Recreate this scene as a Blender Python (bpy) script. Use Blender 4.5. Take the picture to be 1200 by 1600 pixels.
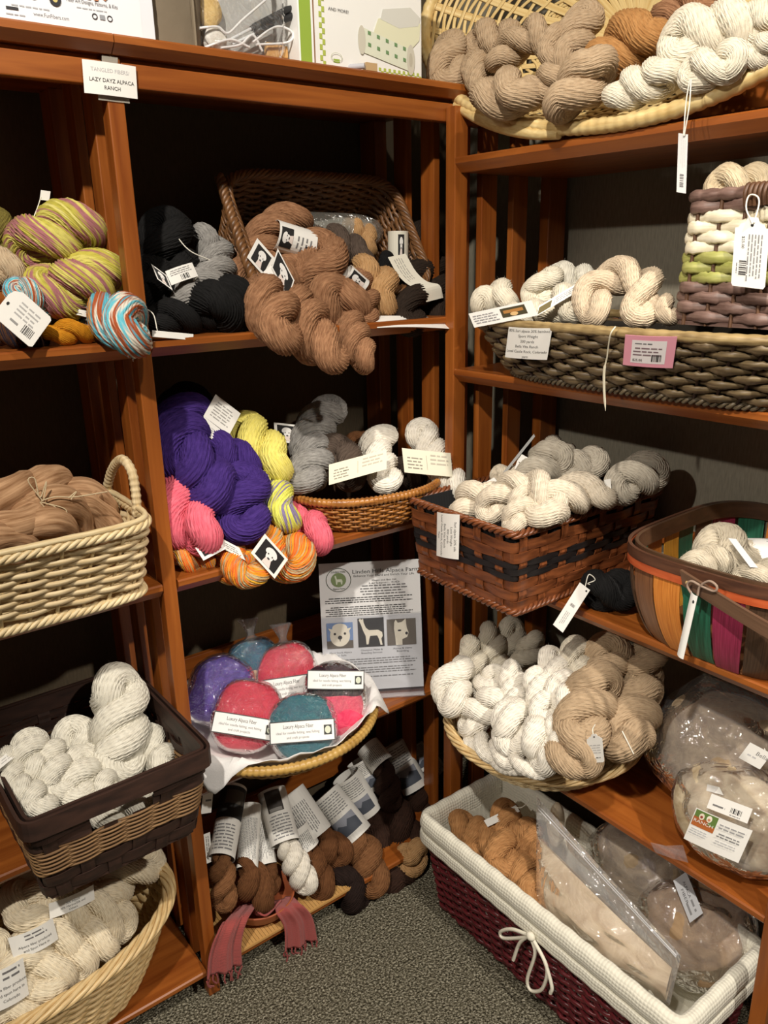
import bpy, math, random
import numpy as np
from mathutils import Vector, Matrix
from mathutils.geometry import tessellate_polygon

for o in list(bpy.data.objects):
    bpy.data.objects.remove(o, do_unlink=True)
scene = bpy.context.scene
COL = scene.collection
random.seed(7)
rng = np.random.default_rng(11)
pi = math.pi

# ------------------------------------------------------------------ camera
FPX, PIT, YAW, ROLL = 1240., .3124, .6445, -.0208
CAM = np.array([-.506, -1.3865, 1.6314])
_d = np.array([math.sin(YAW)*math.cos(PIT), math.cos(YAW)*math.cos(PIT), -math.sin(PIT)])
_r = np.array([math.cos(YAW), -math.sin(YAW), 0.])
_u = np.cross(_r, _d)
_R = _r*math.cos(ROLL) + _u*math.sin(ROLL)
_U = -_r*math.sin(ROLL) + _u*math.cos(ROLL)
cam_data = bpy.data.cameras.new('camera')
cam_data.sensor_fit = 'HORIZONTAL'
cam_data.sensor_width = 36.
cam_data.lens = FPX*36./1200.
cam_data.clip_start = .02
cam = bpy.data.objects.new('camera', cam_data)
COL.objects.link(cam)
cam.matrix_world = Matrix(((_R[0], _U[0], -_d[0], CAM[0]), (_R[1], _U[1], -_d[1], CAM[1]),
                           (_R[2], _U[2], -_d[2], CAM[2]), (0, 0, 0, 1)))
scene.camera = cam

# ------------------------------------------------------------------ world and lights
world = bpy.data.worlds.new('world')
scene.world = world
world.use_nodes = True
world.node_tree.nodes['Background'].inputs[0].default_value = (1., .86, .70, 1)
world.node_tree.nodes['Background'].inputs[1].default_value = .07
scene.view_settings.view_transform = 'Standard'
scene.view_settings.look = 'None'
scene.view_settings.exposure = .32
scene.view_settings.gamma = 1.
scene.view_settings.use_curve_mapping = False


def spot(name, loc, target, power, size=1.3, blend=.6, radius=.05, col=(1., .925, .82)):
    l = bpy.data.lights.new(name, 'SPOT')
    l.energy = power
    l.spot_size = size
    l.spot_blend = blend
    l.shadow_soft_size = radius
    l.color = col
    o = bpy.data.objects.new(name, l)
    COL.objects.link(o)
    o.location = loc
    o.rotation_euler = (Vector(target) - Vector(loc)).to_track_quat('-Z', 'Y').to_euler()
    return o


spot('track_light', (-1.0, -1.40, 2.96), (.10, 0, .9), 165, 1.6, .5, .035)
spot('track_light', (.05, -1.50, 2.96), (.55, -.2, .8), 36, 1.6, .5, .035)
spot('track_light', (.35, -2.5, 2.96), (.50, 0, .36), 185, .60, .55, .035)
spot('track_light', (-2.3, -1.0, 2.75), (1.0, -.80, 1.0), 115, .62, .5, .035)


# ------------------------------------------------------------------ pixel -> point on a plane of the room
def P(px, py, x=None, y=None, z=None):
    v = _d + _R*(px-600)/FPX - _U*(py-800)/FPX
    if x is not None:
        t = (x-CAM[0])/v[0]
    elif y is not None:
        t = (y-CAM[1])/v[1]
    else:
        t = (z-CAM[2])/v[2]
    return CAM + v*t


def depth_of(X):
    return float((np.asarray(X)-CAM) @ _d)


# ------------------------------------------------------------------ objects
MW = {}


def tag(o, label=None, cat=None, group=None, kind=None):
    if label: o['label'] = label
    if cat: o['category'] = cat
    if group: o['group'] = group
    if kind: o['kind'] = kind
    return o


def empty(name, loc, rot=None, label=None, cat=None, group=None):
    o = bpy.data.objects.new(name, None)
    o.empty_display_size = .02
    COL.objects.link(o)
    M = Matrix.Translation(Vector([float(c) for c in loc]))
    if rot is not None:
        M = M @ rot.to_4x4()
    o.matrix_world = M
    MW[o] = M
    return tag(o, label, cat, group)


class MB:
    """collects geometry in world (or parent local) coordinates"""

    def __init__(s):
        s.V = []; s.Q = []; s.T = []; s.QU = []; s.TU = []; s.n = 0

    def add(s, V, F, UV=None):
        V = np.asarray(V, float).reshape(-1, 3)
        F = np.asarray(F, int)
        if F.shape[1] == 4:
            s.Q.append(F+s.n); s.QU.append(np.zeros((len(F), 4, 2)) if UV is None else UV)
        else:
            s.T.append(F+s.n); s.TU.append(np.zeros((len(F), 3, 2)) if UV is None else UV)
        s.V.append(V); s.n += len(V)
        return s

    def box(s, lo, hi, ch=.0):
        x0, y0, z0 = lo; x1, y1, z1 = hi
        V = [(x0, y0, z0), (x1, y0, z0), (x1, y1, z0), (x0, y1, z0), (x0, y0, z1), (x1, y0, z1), (x1, y1, z1), (x0, y1, z1)]
        return s.add(V, [(0, 3, 2, 1), (4, 5, 6, 7), (0, 1, 5, 4), (1, 2, 6, 5), (2, 3, 7, 6), (3, 0, 4, 7)])

    def grid(s, V, cu=False, cv=False, uu=None, vv=None):
        nu, nv = V.shape[:2]
        iu = np.arange(nu if cu else nu-1); iv = np.arange(nv if cv else nv-1)
        a, b = np.meshgrid(iu, iv, indexing='ij')
        a1 = (a+1) % nu; b1 = (b+1) % nv
        F = np.stack([a*nv+b, a1*nv+b, a1*nv+b1, a*nv+b1], -1).reshape(-1, 4)
        if uu is None: uu = np.linspace(0, 1, nu+1)
        if vv is None: vv = np.linspace(0, 1, nv+1)
        U = np.stack([np.stack([uu[a], vv[b]], -1), np.stack([uu[a+1], vv[b]], -1),
                      np.stack([uu[a+1], vv[b+1]], -1), np.stack([uu[a], vv[b+1]], -1)], -2).reshape(-1, 4, 2)
        return s.add(V.reshape(-1, 3), F, U)

    def tube(s, path, r, sides=8, closed=False, flat=None, caps=True):
        path = np.asarray(path, float)
        n = len(path)
        T, N, B = frames(path, closed)
        r = np.broadcast_to(np.asarray(r, float), (n,))
        th = np.arange(sides)/sides*2*pi
        f = 1. if flat is None else flat
        ring = path[:, None] + r[:, None, None]*(np.cos(th)[None, :, None]*N[:, None] + f*np.sin(th)[None, :, None]*B[:, None])
        L = np.concatenate([[0], np.cumsum(np.linalg.norm(np.diff(path, axis=0), axis=1))])
        L = np.concatenate([L, [L[-1]+(np.linalg.norm(path[0]-path[-1]) if closed else 0)]])
        base = s.n
        s.grid(ring, closed, True, L*30)
        if caps and not closed:
            for e, rev in ((0, True), (n-1, False)):
                c = path[e]
                idx = np.arange(sides)
                F = np.stack([np.full(sides, sides), idx, (idx+1) % sides], -1)
                if rev: F = F[:, ::-1]
                s.add(np.vstack([ring[e], c[None]]), F)
        return s

    def build(s, name, mat, parent=None, smooth=True, local=False, origin=None, bevel=0.):
        V = np.vstack(s.V) if s.V else np.zeros((0, 3))
        if parent is not None and not local:
            Mi = np.array(MW[parent].inverted())
            V = V @ Mi[:3, :3].T + Mi[:3, 3]
        loc = None
        if parent is None:
            loc = np.array([(V[:, 0].min()+V[:, 0].max())/2, (V[:, 1].min()+V[:, 1].max())/2, V[:, 2].min()]) if origin is None else np.asarray(origin)
            V = V - loc
        me = bpy.data.meshes.new(name)
        Q = np.vstack(s.Q) if s.Q else np.zeros((0, 4), int)
        T = np.vstack(s.T) if s.T else np.zeros((0, 3), int)
        me.vertices.add(len(V)); me.vertices.foreach_set('co', V.astype(np.float32).ravel())
        nl = Q.size+T.size
        me.loops.add(nl)
        me.loops.foreach_set('vertex_index', np.concatenate([Q.ravel(), T.ravel()]).astype(np.int32))
        np_ = len(Q)+len(T)
        me.polygons.add(np_)
        ls = np.concatenate([np.arange(len(Q))*4, len(Q)*4+np.arange(len(T))*3]).astype(np.int32)
        me.polygons.foreach_set('loop_start', ls)
        uv = me.uv_layers.new(name='UVMap')
        U = np.concatenate([np.vstack(s.QU).reshape(-1, 2) if s.QU else np.zeros((0, 2)),
                            np.vstack(s.TU).reshape(-1, 2) if s.TU else np.zeros((0, 2))])
        uv.data.foreach_set('uv', U.astype(np.float32).ravel())
        me.update(calc_edges=True)
        me.validate()
        me.polygons.foreach_set('use_smooth', np.full(len(me.polygons), bool(smooth)))
        me.materials.append(mat)
        o = bpy.data.objects.new(name, me)
        COL.objects.link(o)
        if parent is not None:
            o.parent = parent
            MW[o] = MW[parent].copy()
        else:
            o.location = loc
            MW[o] = Matrix.Translation(Vector(loc))
        if bevel:
            m = o.modifiers.new('edge', 'BEVEL'); m.width = bevel; m.segments = 2; m.limit_method = 'ANGLE'
            m.harden_normals = False
        return o


def frames(path, closed=False):
    n = len(path)
    if closed:
        T = np.roll(path, -1, 0)-np.roll(path, 1, 0)
    else:
        T = np.gradient(path, axis=0)
    T = T/np.maximum(np.linalg.norm(T, axis=1, keepdims=True), 1e-9)
    N = np.zeros_like(T)
    a = np.array([0, 0, 1.]) if abs(T[0, 2]) < .9 else np.array([1., 0, 0])
    v = np.cross(T[0], a); N[0] = v/np.linalg.norm(v)
    for i in range(1, n):
        v = N[i-1]-T[i]*(N[i-1] @ T[i])
        N[i] = v/max(np.linalg.norm(v), 1e-9)
    if closed:
        v = N[-1]-T[0]*(N[-1] @ T[0]); v /= np.linalg.norm(v)
        B0 = np.cross(T[0], N[0])
        ang = math.atan2(v @ B0, v @ N[0])
        al = -ang*np.arange(n)/n
        B = np.cross(T, N)
        N = N*np.cos(al)[:, None]+B*np.sin(al)[:, None]
    return T, N, np.cross(T, N)


def spline(pts, n, closed=False):
    pts = np.asarray(pts, float)
    k = len(pts)
    if closed:
        ext = np.vstack([pts[-1:], pts, pts[:2]])
    else:
        ext = np.vstack([2*pts[0]-pts[1], pts, 2*pts[-1]-pts[-2]])
    segs = k if closed else k-1
    out = []
    m = max(8, int(240/segs))
    for i in range(segs):
        p0, p1, p2, p3 = ext[i:i+4]
        t = np.linspace(0, 1, m, endpoint=False)[:, None]
        out.append(.5*(2*p1+(p2-p0)*t+(2*p0-5*p1+4*p2-p3)*t*t+(3*p1-p0-3*p2+p3)*t**3))
    if not closed:
        out.append(pts[-1:])
    c = np.vstack(out)
    return resample(c, n, closed)


def resample(c, n, closed=False):
    if closed: c = np.vstack([c, c[:1]])
    L = np.concatenate([[0], np.cumsum(np.linalg.norm(np.diff(c, axis=0), axis=1))])
    s = np.linspace(0, L[-1], n, endpoint=not closed)
    return np.stack([np.interp(s, L, c[:, i]) for i in range(3)], -1)


# ------------------------------------------------------------------ materials
def newmat(name):
    m = bpy.data.materials.new(name)
    m.use_nodes = True
    nt = m.node_tree
    return m, nt, nt.nodes, nt.links, nt.nodes['Principled BSDF']


def lin(c):
    return tuple(((x/255.)/12.92 if x/255. <= .04045 else ((x/255.+.055)/1.055)**2.4) for x in c)+(1,)


MATS = {}


def cached(f):
    def g(*a):
        k = (f.__name__,)+a
        if k not in MATS: MATS[k] = f(*a)
        return MATS[k]
    return g


@cached
def plain(rgb, rough=.6, bump=0., scale=200.):
    m, nt, N, L, b = newmat('plain')
    b.inputs['Base Color'].default_value = lin(rgb)
    b.inputs['Roughness'].default_value = rough
    if bump:
        n = N.new('ShaderNodeTexNoise'); n.inputs['Scale'].default_value = scale; n.inputs['Detail'].default_value = 3
        tc = N.new('ShaderNodeTexCoord'); L.new(tc.outputs['Object'], n.inputs['Vector'])
        bp = N.new('ShaderNodeBump'); bp.inputs['Strength'].default_value = bump; bp.inputs['Distance'].default_value = .002
        L.new(n.outputs[0], bp.inputs['Height']); L.new(bp.outputs[0], b.inputs['Normal'])
    return m


@cached
def wood(rgb1, rgb2, axis, rough=.35):
    m, nt, N, L, b = newmat('wood')
    tc = N.new('ShaderNodeTexCoord'); mp = N.new('ShaderNodeMapping')
    s = [45., 45., 45.]; s['xyz'.index(axis)] = 2.5
    mp.inputs['Scale'].default_value = s
    L.new(tc.outputs['Object'], mp.inputs['Vector'])
    n = N.new('ShaderNodeTexNoise'); n.inputs['Scale'].default_value = 1.; n.inputs['Detail'].default_value = 5; n.inputs['Distortion'].default_value = .6
    L.new(mp.outputs[0], n.inputs['Vector'])
    r = N.new('ShaderNodeValToRGB')
    r.color_ramp.elements[0].position = .32; r.color_ramp.elements[0].color = lin(rgb2)
    r.color_ramp.elements[1].position = .68; r.color_ramp.elements[1].color = lin(rgb1)
    L.new(n.outputs[0], r.inputs[0]); L.new(r.outputs[0], b.inputs['Base Color'])
    b.inputs['Roughness'].default_value = rough
    bp = N.new('ShaderNodeBump'); bp.inputs['Strength'].default_value = .06; bp.inputs['Distance'].default_value = .001
    L.new(n.outputs[0], bp.inputs['Height']); L.new(bp.outputs[0], b.inputs['Normal'])
    return m


@cached
def yarn(c1, c2, ply=1., sheen=.3):
    """heathered yarn; uv.x metres along the bundle, uv.y strand number"""
    m, nt, N, L, b = newmat('yarn')
    uv = N.new('ShaderNodeUVMap')
    sp = N.new('ShaderNodeSeparateXYZ'); L.new(uv.outputs[0], sp.inputs[0])
    mx = N.new('ShaderNodeMath'); mx.operation = 'MULTIPLY_ADD'; mx.inputs[1].default_value = 2*pi*95*ply
    my = N.new('ShaderNodeMath'); my.operation = 'MULTIPLY'; my.inputs[1].default_value = 4*pi
    L.new(sp.outputs[1], my.inputs[0]); L.new(sp.outputs[0], mx.inputs[0]); L.new(my.outputs[0], mx.inputs[2])
    sn = N.new('ShaderNodeMath'); sn.operation = 'SINE'; L.new(mx.outputs[0], sn.inputs[0])
    tc = N.new('ShaderNodeTexCoord')
    mp = N.new('ShaderNodeMapping'); mp.inputs['Scale'].default_value = (60, .8, 1)
    L.new(uv.outputs[0], mp.inputs['Vector'])
    nz = N.new('ShaderNodeTexNoise'); nz.inputs['Scale'].default_value = 1.2; nz.inputs['Detail'].default_value = 4; nz.inputs['Roughness'].default_value = .7
    L.new(mp.outputs[0], nz.inputs['Vector'])
    r = N.new('ShaderNodeValToRGB')
    r.color_ramp.elements[0].position = .3; r.color_ramp.elements[0].color = lin(c2)
    r.color_ramp.elements[1].position = .7; r.color_ramp.elements[1].color = lin(c1)
    L.new(nz.outputs[0], r.inputs[0]); L.new(r.outputs[0], b.inputs['Base Color'])
    b.inputs['Roughness'].default_value = .85
    b.inputs['Specular IOR Level'].default_value = .2
    b.inputs['Sheen Weight'].default_value = sheen
    b.inputs['Sheen Roughness'].default_value = .4
    b.inputs['Sheen Tint'].default_value = lin(c1)
    n2 = N.new('ShaderNodeTexNoise'); n2.inputs['Scale'].default_value = 700; n2.inputs['Detail'].default_value = 2
    L.new(tc.outputs['Object'], n2.inputs['Vector'])
    ad = N.new('ShaderNodeMath'); ad.operation = 'MULTIPLY_ADD'; ad.inputs[1].default_value = .35
    L.new(sn.outputs[0], ad.inputs[0]); L.new(n2.outputs[0], ad.inputs[2])
    bp = N.new('ShaderNodeBump'); bp.inputs['Strength'].default_value = .7; bp.inputs['Distance'].default_value = .0012
    L.new(ad.outputs[0], bp.inputs['Height']); L.new(bp.outputs[0], b.inputs['Normal'])
    return m


@cached
def dyed(cols, su=9., sv=.35, seed=0.):
    """hand-dyed yarn: colour changes strand by strand and along the strand"""
    m = yarn(cols[0], cols[0], 1., .25).copy()
    N = m.node_tree.nodes; L = m.node_tree.links
    b = N['Principled BSDF']
    ramp = [n for n in N if n.type == 'VALTORGB'][0]
    uv = [n for n in N if n.type == 'UVMAP'][0]
    mp = N.new('ShaderNodeMapping'); mp.inputs['Scale'].default_value = (su, sv, 1); mp.inputs['Location'].default_value = (seed, seed*1.7, seed)
    L.new(uv.outputs[0], mp.inputs['Vector'])
    nz = N.new('ShaderNodeTexNoise'); nz.inputs['Scale'].default_value = 1.; nz.inputs['Detail'].default_value = 2.; nz.inputs['Roughness'].default_value = .75
    L.new(mp.outputs[0], nz.inputs['Vector'])
    cr = ramp.color_ramp
    while len(cr.elements) > 1: cr.elements.remove(cr.elements[-1])
    k = len(cols)
    cr.elements[0].position = .0; cr.elements[0].color = lin(cols[0])
    for i in range(1, k):
        p = .34+.32*(i-.5)/(k-1)
        e = cr.elements.new(max(0, p-.015)); e.color = lin(cols[i-1])
        e = cr.elements.new(p+.015); e.color = lin(cols[i])
    L.new(nz.outputs[0], ramp.inputs[0])
    return m


@cached
def reed(c1, c2, rough=.45, scale=25.):
    """willow, splint, grass: streaks along the weaver (uv.x) and tone from piece to piece"""
    m, nt, N, L, b = newmat('reed')
    uv = N.new('ShaderNodeUVMap'); mp = N.new('ShaderNodeMapping'); mp.inputs['Scale'].default_value = (1.2, 9, 1)
    L.new(uv.outputs[0], mp.inputs['Vector'])
    oi = N.new('ShaderNodeObjectInfo')
    ad = N.new('ShaderNodeVectorMath'); ad.operation = 'ADD'
    L.new(mp.outputs[0], ad.inputs[0]); 
    cm = N.new('ShaderNodeCombineXYZ'); ml = N.new('ShaderNodeMath'); ml.operation = 'MULTIPLY'; ml.inputs[1].default_value = 37
    L.new(oi.outputs['Random'], ml.inputs[0]); L.new(ml.outputs[0], cm.inputs[0]); L.new(ml.outputs[0], cm.inputs[2])
    L.new(cm.outputs[0], ad.inputs[1])
    nz = N.new('ShaderNodeTexNoise'); nz.inputs['Scale'].default_value = scale/25.; nz.inputs['Detail'].default_value = 4
    L.new(ad.outputs[0], nz.inputs['Vector'])
    r = N.new('ShaderNodeValToRGB')
    r.color_ramp.elements[0].position = .32; r.color_ramp.elements[0].color = lin(c2)
    r.color_ramp.elements[1].position = .66; r.color_ramp.elements[1].color = lin(c1)
    L.new(nz.outputs[0], r.inputs[0]); L.new(r.outputs[0], b.inputs['Base Color'])
    b.inputs['Roughness'].default_value = rough
    bp = N.new('ShaderNodeBump'); bp.inputs['Strength'].default_value = .3; bp.inputs['Distance'].default_value = .001
    L.new(nz.outputs[0], bp.inputs['Height']); L.new(bp.outputs[0], b.inputs['Normal'])
    return m


@cached
def fleece(c1, c2, scale=30.):
    m, nt, N, L, b = newmat('fleece')
    tc = N.new('ShaderNodeTexCoord')
    nz = N.new('ShaderNodeTexNoise'); nz.inputs['Scale'].default_value = scale; nz.inputs['Detail'].default_value = 6; nz.inputs['Distortion'].default_value = 1.5
    L.new(tc.outputs['Object'], nz.inputs['Vector'])
    r = N.new('ShaderNodeValToRGB')
    r.color_ramp.elements[0].position = .35; r.color_ramp.elements[0].color = lin(c2)
    r.color_ramp.elements[1].position = .65; r.color_ramp.elements[1].color = lin(c1)
    L.new(nz.outputs[0], r.inputs[0]); L.new(r.outputs[0], b.inputs['Base Color'])
    b.inputs['Roughness'].default_value = .95; b.inputs['Specular IOR Level'].default_value = .1
    b.inputs['Sheen Weight'].default_value = .4; b.inputs['Sheen Tint'].default_value = lin(c1)
    bp = N.new('ShaderNodeBump'); bp.inputs['Strength'].default_value = .5; bp.inputs['Distance'].default_value = .006
    L.new(nz.outputs[0], bp.inputs['Height']); L.new(bp.outputs[0], b.inputs['Normal'])
    return m


@cached
def roving_mat(c1, c2):
    m = reed(c1, c2, .95, 25.).copy()
    N = m.node_tree.nodes
    mp = [n for n in N if n.type == 'MAPPING'][0]; mp.inputs['Scale'].default_value = (.9, 26, 1)
    b = N['Principled BSDF']; b.inputs['Specular IOR Level'].default_value = .1; b.inputs['Sheen Weight'].default_value = .5; b.inputs['Sheen Tint'].default_value = lin(c1)
    bp = [n for n in N if n.type == 'BUMP'][0]; bp.inputs['Strength'].default_value = .6; bp.inputs['Distance'].default_value = .003
    return m


@cached
def plastic(tint=(235, 235, 240), clear=.86, rough=.12, bscale=18., bstr=.6, gloss=1.):
    """thin clear film: mostly transparent with a glossy wrinkled skin"""
    m, nt, N, L, b = newmat('plastic_film')
    out = [n for n in N if n.type == 'OUTPUT_MATERIAL'][0]
    N.remove(b)
    tr = N.new('ShaderNodeBsdfTransparent'); tr.inputs[0].default_value = (.97, .97, .97, 1)
    gl = N.new('ShaderNodeBsdfGlossy'); gl.inputs['Color'].default_value = (1, 1, 1, 1); gl.inputs['Roughness'].default_value = rough
    df = N.new('ShaderNodeBsdfDiffuse'); df.inputs[0].default_value = lin(tint)
    tc = N.new('ShaderNodeTexCoord')
    nz = N.new('ShaderNodeTexNoise'); nz.inputs['Scale'].default_value = bscale; nz.inputs['Detail'].default_value = 2.5; nz.inputs['Distortion'].default_value = 2.2
    L.new(tc.outputs['Object'], nz.inputs['Vector'])
    bp = N.new('ShaderNodeBump'); bp.inputs['Strength'].default_value = bstr; bp.inputs['Distance'].default_value = .02
    vo = N.new('ShaderNodeTexVoronoi'); vo.inputs['Scale'].default_value = bscale*1.6
    vm = N.new('ShaderNodeVectorMath'); vm.operation = 'MULTIPLY_ADD'; vm.inputs[1].default_value = (.05, .05, .05)
    L.new(nz.outputs['Color'], vm.inputs[0]); L.new(tc.outputs['Object'], vm.inputs[2]); L.new(vm.outputs[0], vo.inputs['Vector'])
    hm = N.new('ShaderNodeMath'); hm.operation = 'MULTIPLY_ADD'; hm.inputs[1].default_value = .45
    L.new(vo.outputs['Distance'], hm.inputs[0]); L.new(nz.outputs[0], hm.inputs[2])
    L.new(hm.outputs[0], bp.inputs['Height']); L.new(bp.outputs[0], gl.inputs['Normal'])
    fr = N.new('ShaderNodeFresnel'); fr.inputs[0].default_value = 1.28
    m1 = N.new('ShaderNodeMixShader'); m1.inputs[0].default_value = 1-clear
    L.new(tr.outputs[0], m1.inputs[1]); L.new(df.outputs[0], m1.inputs[2])
    ma = N.new('ShaderNodeMath'); ma.operation = 'MULTIPLY_ADD'; ma.inputs[1].default_value = .6*gloss; ma.inputs[2].default_value = .10*gloss
    L.new(fr.outputs[0], ma.inputs[0])
    m2 = N.new('ShaderNodeMixShader'); L.new(ma.outputs[0], m2.inputs[0])
    L.new(m1.outputs[0], m2.inputs[1]); L.new(gl.outputs[0], m2.inputs[2])
    L.new(m2.outputs[0], out.inputs['Surface'])
    return m


@cached
def cloth(c1, scale=900., bump=.4):
    m, nt, N, L, b = newmat('cloth')
    b.inputs['Base Color'].default_value = lin(c1)
    b.inputs['Roughness'].default_value = .9; b.inputs['Specular IOR Level'].default_value = .1
    b.inputs['Sheen Weight'].default_value = .15
    uv = N.new('ShaderNodeUVMap')
    ck = N.new('ShaderNodeTexVoronoi'); ck.inputs['Scale'].default_value = scale; ck.inputs['Randomness'].default_value = 0.
    L.new(uv.outputs[0], ck.inputs['Vector'])
    bp = N.new('ShaderNodeBump'); bp.inputs['Strength'].default_value = bump; bp.inputs['Distance'].default_value = .002
    L.new(ck.outputs['Distance'], bp.inputs['Height']); L.new(bp.outputs[0], b.inputs['Normal'])
    return m


@cached
def carpet_mat():
    m, nt, N, L, b = newmat('carpet')
    tc = N.new('ShaderNodeTexCoord')
    nz = N.new('ShaderNodeTexNoise'); nz.inputs['Scale'].default_value = 190; nz.inputs['Detail'].default_value = 3; nz.inputs['Roughness'].default_value = .7
    L.new(tc.outputs['Object'], nz.inputs['Vector'])
    vo = N.new('ShaderNodeTexVoronoi'); vo.inputs['Scale'].default_value = 210
    L.new(tc.outputs['Object'], vo.inputs['Vector'])
    r = N.new('ShaderNodeValToRGB')
    cr = r.color_ramp
    cr.elements[0].position = .38; cr.elements[0].color = lin((58, 54, 42))
    cr.elements[1].position = .62; cr.elements[1].color = lin((186, 180, 160))
    e = cr.elements.new(.5); e.color = lin((118, 112, 94))
    L.new(nz.outputs[0], r.inputs[0]); L.new(r.outputs[0], b.inputs['Base Color'])
    b.inputs['Roughness'].default_value = 1.; b.inputs['Specular IOR Level'].default_value = .05
    ad = N.new('ShaderNodeMath'); ad.operation = 'SUBTRACT'
    L.new(nz.outputs[0], ad.inputs[0]); L.new(vo.outputs['Distance'], ad.inputs[1])
    bp = N.new('ShaderNodeBump'); bp.inputs['Strength'].default_value = .9; bp.inputs['Distance'].default_value = .008
    L.new(ad.outputs[0], bp.inputs['Height']); L.new(bp.outputs[0], b.inputs['Normal'])
    return m


@cached
def wall_mat(rgb):
    m, nt, N, L, b = newmat('wall_covering')
    tc = N.new('ShaderNodeTexCoord'); mp = N.new('ShaderNodeMapping'); mp.inputs['Scale'].default_value = (260, 260, 40)
    L.new(tc.outputs['Object'], mp.inputs['Vector'])
    nz = N.new('ShaderNodeTexNoise'); nz.inputs['Scale'].default_value = 1.; nz.inputs['Detail'].default_value = 3
    L.new(mp.outputs[0], nz.inputs['Vector'])
    r = N.new('ShaderNodeValToRGB')
    r.color_ramp.elements[0].color = lin(tuple(c*.82 for c in rgb)); r.color_ramp.elements[1].color = lin(tuple(min(255, c*1.15) for c in rgb))
    L.new(nz.outputs[0], r.inputs[0]); L.new(r.outputs[0], b.inputs['Base Color'])
    b.inputs['Roughness'].default_value = .9
    bp = N.new('ShaderNodeBump'); bp.inputs['Strength'].default_value = .25; bp.inputs['Distance'].default_value = .001
    L.new(nz.outputs[0], bp.inputs['Height']); L.new(bp.outputs[0], b.inputs['Normal'])
    return m


PAPER = (236, 234, 228)
INK = (38, 36, 36)
GREYINK = (120, 118, 118)


# ------------------------------------------------------------------ builders
def hank_path(ctrl, w, half, phase=0., taper=1.):
    r = w/3.85; a = .93*r
    c = spline(ctrl, 160) if len(ctrl) > 1 else ctrl
    L = float(np.linalg.norm(np.diff(c, axis=0), axis=1).sum())
    half = max(1., min(half*.88, L/(2.15*r)))
    m = len(c)
    T, N, B = frames(c)
    s = np.linspace(0, L, m)
    k0 = int(min(.3, a/L)*m); k1 = m-1-k0
    phi = phase+pi*half*s/L
    off = (np.cos(phi)[:, None]*N+np.sin(phi)[:, None]*B)*np.clip(taper+(1-taper)*s/(.4*L), 0, 1)[:, None]
    idx = np.arange(k0, k1+1)
    p1 = c[idx]+a*off[idx]
    th = np.linspace(0, pi, 14)[1:-1][:, None]
    capE = c[k1]+a*np.cos(th)*off[k1]+1.15*a*np.sin(th)*T[k1]
    p2 = (c[idx]-a*off[idx])[::-1]
    capS = c[k0]-a*np.cos(th)*off[k0]-1.15*a*np.sin(th)*T[k0]
    tp = np.clip(taper+(1-taper)*s/(.4*L), 0, 1)[idx]
    tp = np.concatenate([tp, np.ones(len(th)), tp[::-1], np.full(len(th), taper)])
    return np.vstack([p1, capE, p2, capS]), r, tp


def hank(name, ctrl, w, half, mat, label=None, cat='yarn', group=None, strands=26, phase=None, seed=None, lump=.07, parent=None, fine=1., taper=1., fuzz=260):
    """a twisted skein: one closed bundle of strands doubled and twisted on itself"""
    if seed is None: seed = random.randint(0, 9999)
    g = np.random.default_rng(seed)
    ph = g.uniform(0, 2*pi) if phase is None else phase
    path, r, tp = hank_path(ctrl, w, half, ph, taper)
    L = float(np.linalg.norm(np.diff(path, axis=0), axis=1).sum())
    n = int(min(170, max(60, L/(.0063/fine))))
    tp = np.ones(n) if taper == 1. else np.interp(np.arange(n)/n, np.concatenate([[0], np.cumsum(np.linalg.norm(np.diff(path, axis=0), axis=1))])/L, tp)
    path = resample(path, n, True)
    for _ in range(2):
        path = (np.roll(path, 1, 0)+2*path+np.roll(path, -1, 0))/4
    T, Nn, B = frames(path, True)
    nv = strands*3
    th = np.arange(nv)/nv*2*pi
    u = np.arange(n)/n
    tw = 2*pi*g.choice([1, 2])*u
    sid = (np.arange(nv)//3)
    amp = g.uniform(-.035, .035, strands)[sid]
    # smoothly varying lumps
    lumpf = 1+lump*(np.sin(2*pi*(2*u+g.random()))[:, None]*np.cos(th+g.uniform(0, 6))[None]+.7*np.sin(2*pi*(5*u+g.random()))[:, None]*np.cos(2*th+g.uniform(0, 6))[None])
    ridge = np.tile([-.075, .03, .03], strands)+amp
    rad = r*(lumpf+ridge[None]+.012*g.standard_normal((n, nv)))
    rad = rad*tp[:, None]
    ang = th[None]+tw[:, None]
    V = path[:, None]+rad[..., None]*(np.cos(ang)[..., None]*Nn[:, None]+np.sin(ang)[..., None]*B[:, None])
    uu = np.linspace(0, L, n+1)
    vv = np.arange(nv+1)/3.+.5
    mb = MB().grid(V, True, True, uu, vv)
    o = mb.build(name, mat, parent)
    if parent is None: tag(o, label, cat, group)
    # stray fibres standing off the strands
    k = int(fuzz)
    if k:
        i = g.integers(0, n, k); j = g.integers(0, nv, k)
        p = V[i, j]; nr = p-path[i]; nr /= np.linalg.norm(nr, axis=1, keepdims=True)
        tn = T[i]*g.normal(0, 1, (k, 1))+np.cross(nr, T[i])*g.normal(0, 1, (k, 1))
        d_ = nr*g.uniform(.25, 1., (k, 1))+tn*.6
        ln = g.uniform(.003, .009, (k, 1))
        sd = np.cross(d_, nr); sd /= np.maximum(np.linalg.norm(sd, axis=1, keepdims=True), 1e-6)
        Vf = np.stack([p-sd*.00016, p+sd*.00016, p+d_*ln], 1).reshape(-1, 3)
        f = MB().add(Vf, np.arange(3*k).reshape(-1, 3), np.tile(np.array([uu[0], vv[0]]), (k, 3, 1))).build('fuzz', mat, o, smooth=False)
        f['kind'] = 'stuff'
    return o


def PH(pts, ax):
    """list of (px,py,depth) -> world points on planes of constant x / y / z"""
    return np.array([P(p[0], p[1], **{ax: p[2]}) for p in pts])


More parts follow.
